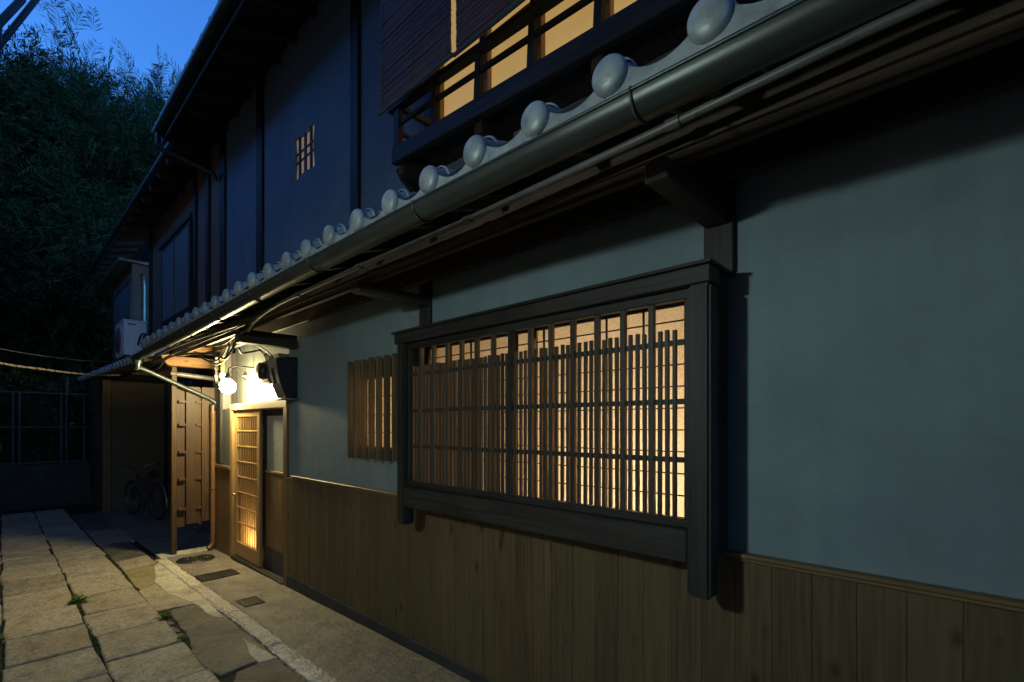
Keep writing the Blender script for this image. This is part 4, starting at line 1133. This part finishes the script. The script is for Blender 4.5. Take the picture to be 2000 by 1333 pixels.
# ================================================================== WEEDS
def weed(x, y, n, size, label, seed):
    rr = random.Random(seed); z = gz(x) - .005
    m = MB()
    for k in range(n):
        a = rr.uniform(0, 6.28); e = rr.uniform(.15, .9); L = size*rr.uniform(.5, 1.1); w = size*rr.uniform(.06, .13)
        b = Vector((x + rr.uniform(-.2,.2)*size, y + rr.uniform(-.2,.2)*size, z)); d = Vector((math.cos(a)*math.cos(e), math.sin(a)*math.cos(e), math.sin(e)))
        s = Vector((-math.sin(a), math.cos(a), 0)); md = b + d*L*.55; tip = b + d*L - Vector((0,0,L*.25))
        m.add([b - s*w*.3, md - s*w, tip, md + s*w, b + s*w*.3], [(0,1,3,4), (1,2,3)])
        for q in (.35, .6, .8):
            c = b.lerp(tip, q) + Vector((0,0,L*.05))
            for sg in (-1, 1): m.add([c, c + s*sg*w*1.6 + d*w, c + s*sg*w*2.8 + d*w*1.5 - Vector((0,0,w*.4)), c + d*w*1.4], [(0,1,2,3)])
    return tag(m.build('weed', WEED), label, 'weed', 'weeds in the paving joints')
weed(-6.03, -1.50, 34, .105, 'spreading weed clump in the middle joint of the stone slabs', 1)
weed(-4.93, -1.05, 18, .08, 'small weed tuft by the dark patched paving', 2)
weed(-5.33, -1.99, 16, .08, 'weed tuft at the left edge of the slabs', 3)
weed(-4.33, -1.06, 14, .06, 'weed tuft in the broken gap beside the nearest slabs', 4)
m = MB(); rr = random.Random(9)
for k in range(1500):
    u_ = rr.random()
    if u_ < .62: x, y = rr.uniform(-6.1, -3.2), -1.512 + rr.gauss(0, .012)
    elif u_ < .82: x, y = rr.uniform(-5.1, -3.4), -1.06 + rr.gauss(0, .012)
    else: x, y = rr.uniform(-6.2, -3.2), -1.995 + rr.gauss(0, .014)
    dens = .5 + .5*math.sin(x*5.3 + y*3) + .3*math.sin(x*13)
    if rr.random() > dens: continue
    z = gz(x) - .02; a = rr.uniform(0, 6.28); L = rr.uniform(.015, .04); w = .0035
    s = Vector((math.cos(a), math.sin(a), 0))*w; t = Vector((rr.uniform(-.6,.6), rr.uniform(-.6,.6), 1))*L
    b = Vector((x, y, z)); m.add([b-s, b+s, b+t], [(0,1,2)])
tag(m.build('joint_moss', WEED), 'short moss and grass growing along the slab joints', 'moss', kind='stuff')

# ================================================================== LAMPS OUT OF FRAME OR INDOORS, AND UNSEEN SKY BLOCKERS
# lamps inside the house
rl = empty('room_lamp', (-1.18, .72, H-.36), 'warm lamp glowing in the room behind the lattice window', 'lamp')
MB().lathe([(.001,-.08)] + [(.08*math.sin(math.pi*k/10), -.08*math.cos(math.pi*k/10)) for k in range(1,10)] + [(.001,.08)], (-1.18,.72,H-.36), (0,0,1), 16).build('shade', emit('room_bulb', (1.0, .72, .42), ROOM_EMIT), rl)
MB().tube([(-1.18,.72,H-1.3),(-1.18,.72,H-.45)], .015, 8).build('stand', BLACK, rl)
sl_ = empty('added_slat_window_lamp', (-3.25, .55, H+.0), 'small warm lamp added to brighten the narrow slatted window', 'lamp')  # second lamp in the front room, added to lift this window's glow
MB().lathe([(.001,-.05)] + [(.05*math.sin(math.pi*k/8), -.05*math.cos(math.pi*k/8)) for k in range(1,8)] + [(.001,.05)], (-3.25,.55,H+.0), (0,0,1), 14).build('shade', emit('side_bulb', (1.0, .62, .27), ROOM_EMIT*.5), sl_)
MB().tube([(-3.25,.55,H-1.3),(-3.25,.55,H-.06)], .012, 8).build('stand', BLACK, sl_)
hl = empty('hall_lamp', (-6.15, .20, dz0+.27), 'small floor lamp glowing behind the foot of the lattice door', 'lamp')
MB().lathe([(.001,-.05)] + [(.05*math.sin(math.pi*k/8), -.05*math.cos(math.pi*k/8)) for k in range(1,8)] + [(.001,.05)], (-6.15,.20,dz0+.27), (0,0,1), 14).build('shade', emit('hall_bulb', (1.0, .66, .26), HALL_EMIT), hl)
B(-6.19,-6.11,.16,.24,dz0+.021,dz0+.218).build('foot', BLACK, hl)

# unseen house across the alley, made tall to block sky light, with hooded lamp
opp = empty('opposite_house', (-1, -3.6, 0), 'unseen plain house across the alley, made tall to block sky light', 'house')
B(-4.5, 7, -3.7, -3.42, -.6, 8.2).build('wall', PLASTER_BROWN, opp)
B(-4.6, 7.1, -3.9, -2.75, 8.2, 8.26).build('eaves', OLDBOARD, opp)
op2 = empty('opposite_sky_block', (-12, -3.6, 0), 'unseen lower block further along the alley, height set to limit sky light', 'house')  # added unseen volume, kept lower so some sky reaches the upper wall
B(-19, -4.6, -3.9, -3.45, -.6, 6.0).build('wall', PLASTER_BROWN, op2)
B(-19, -4.6, -4.0, -3.0, 6.0, 6.06).build('eaves', OLDBOARD, op2)
AX, AY, AZ = -1.38, -3.06, H+.715
al = empty('alley_lamp', (AX, -3.42, AZ), 'hooded lamp on the wall of the house across the alley', 'lamp')
MB().lathe([(.001,-.075)] + [(.075*math.sin(math.pi*k/10), -.075*math.cos(math.pi*k/10)) for k in range(1,10)] + [(.001,.075)], (AX,AY,AZ), (0,0,1), 16).build('globe', emit('alley_bulb', (.80, 1.0, .94), ALLEY_EMIT), al)
MB().lathe([(.0,.13),(.03,.13),(.05,.11),(.16,.062),(.205,.045),(.203,.041),(.05,.095),(.0,.115)], (AX,AY,AZ), (0,0,1), 24).build('hood', BLACK, al)
MB().tube([(AX,AY,AZ+.12),(AX,AY,AZ+.2),(AX,AY-.06,AZ+.25),(AX,-3.43,AZ+.25)], .014, 8).build('arm', BLACK, al)
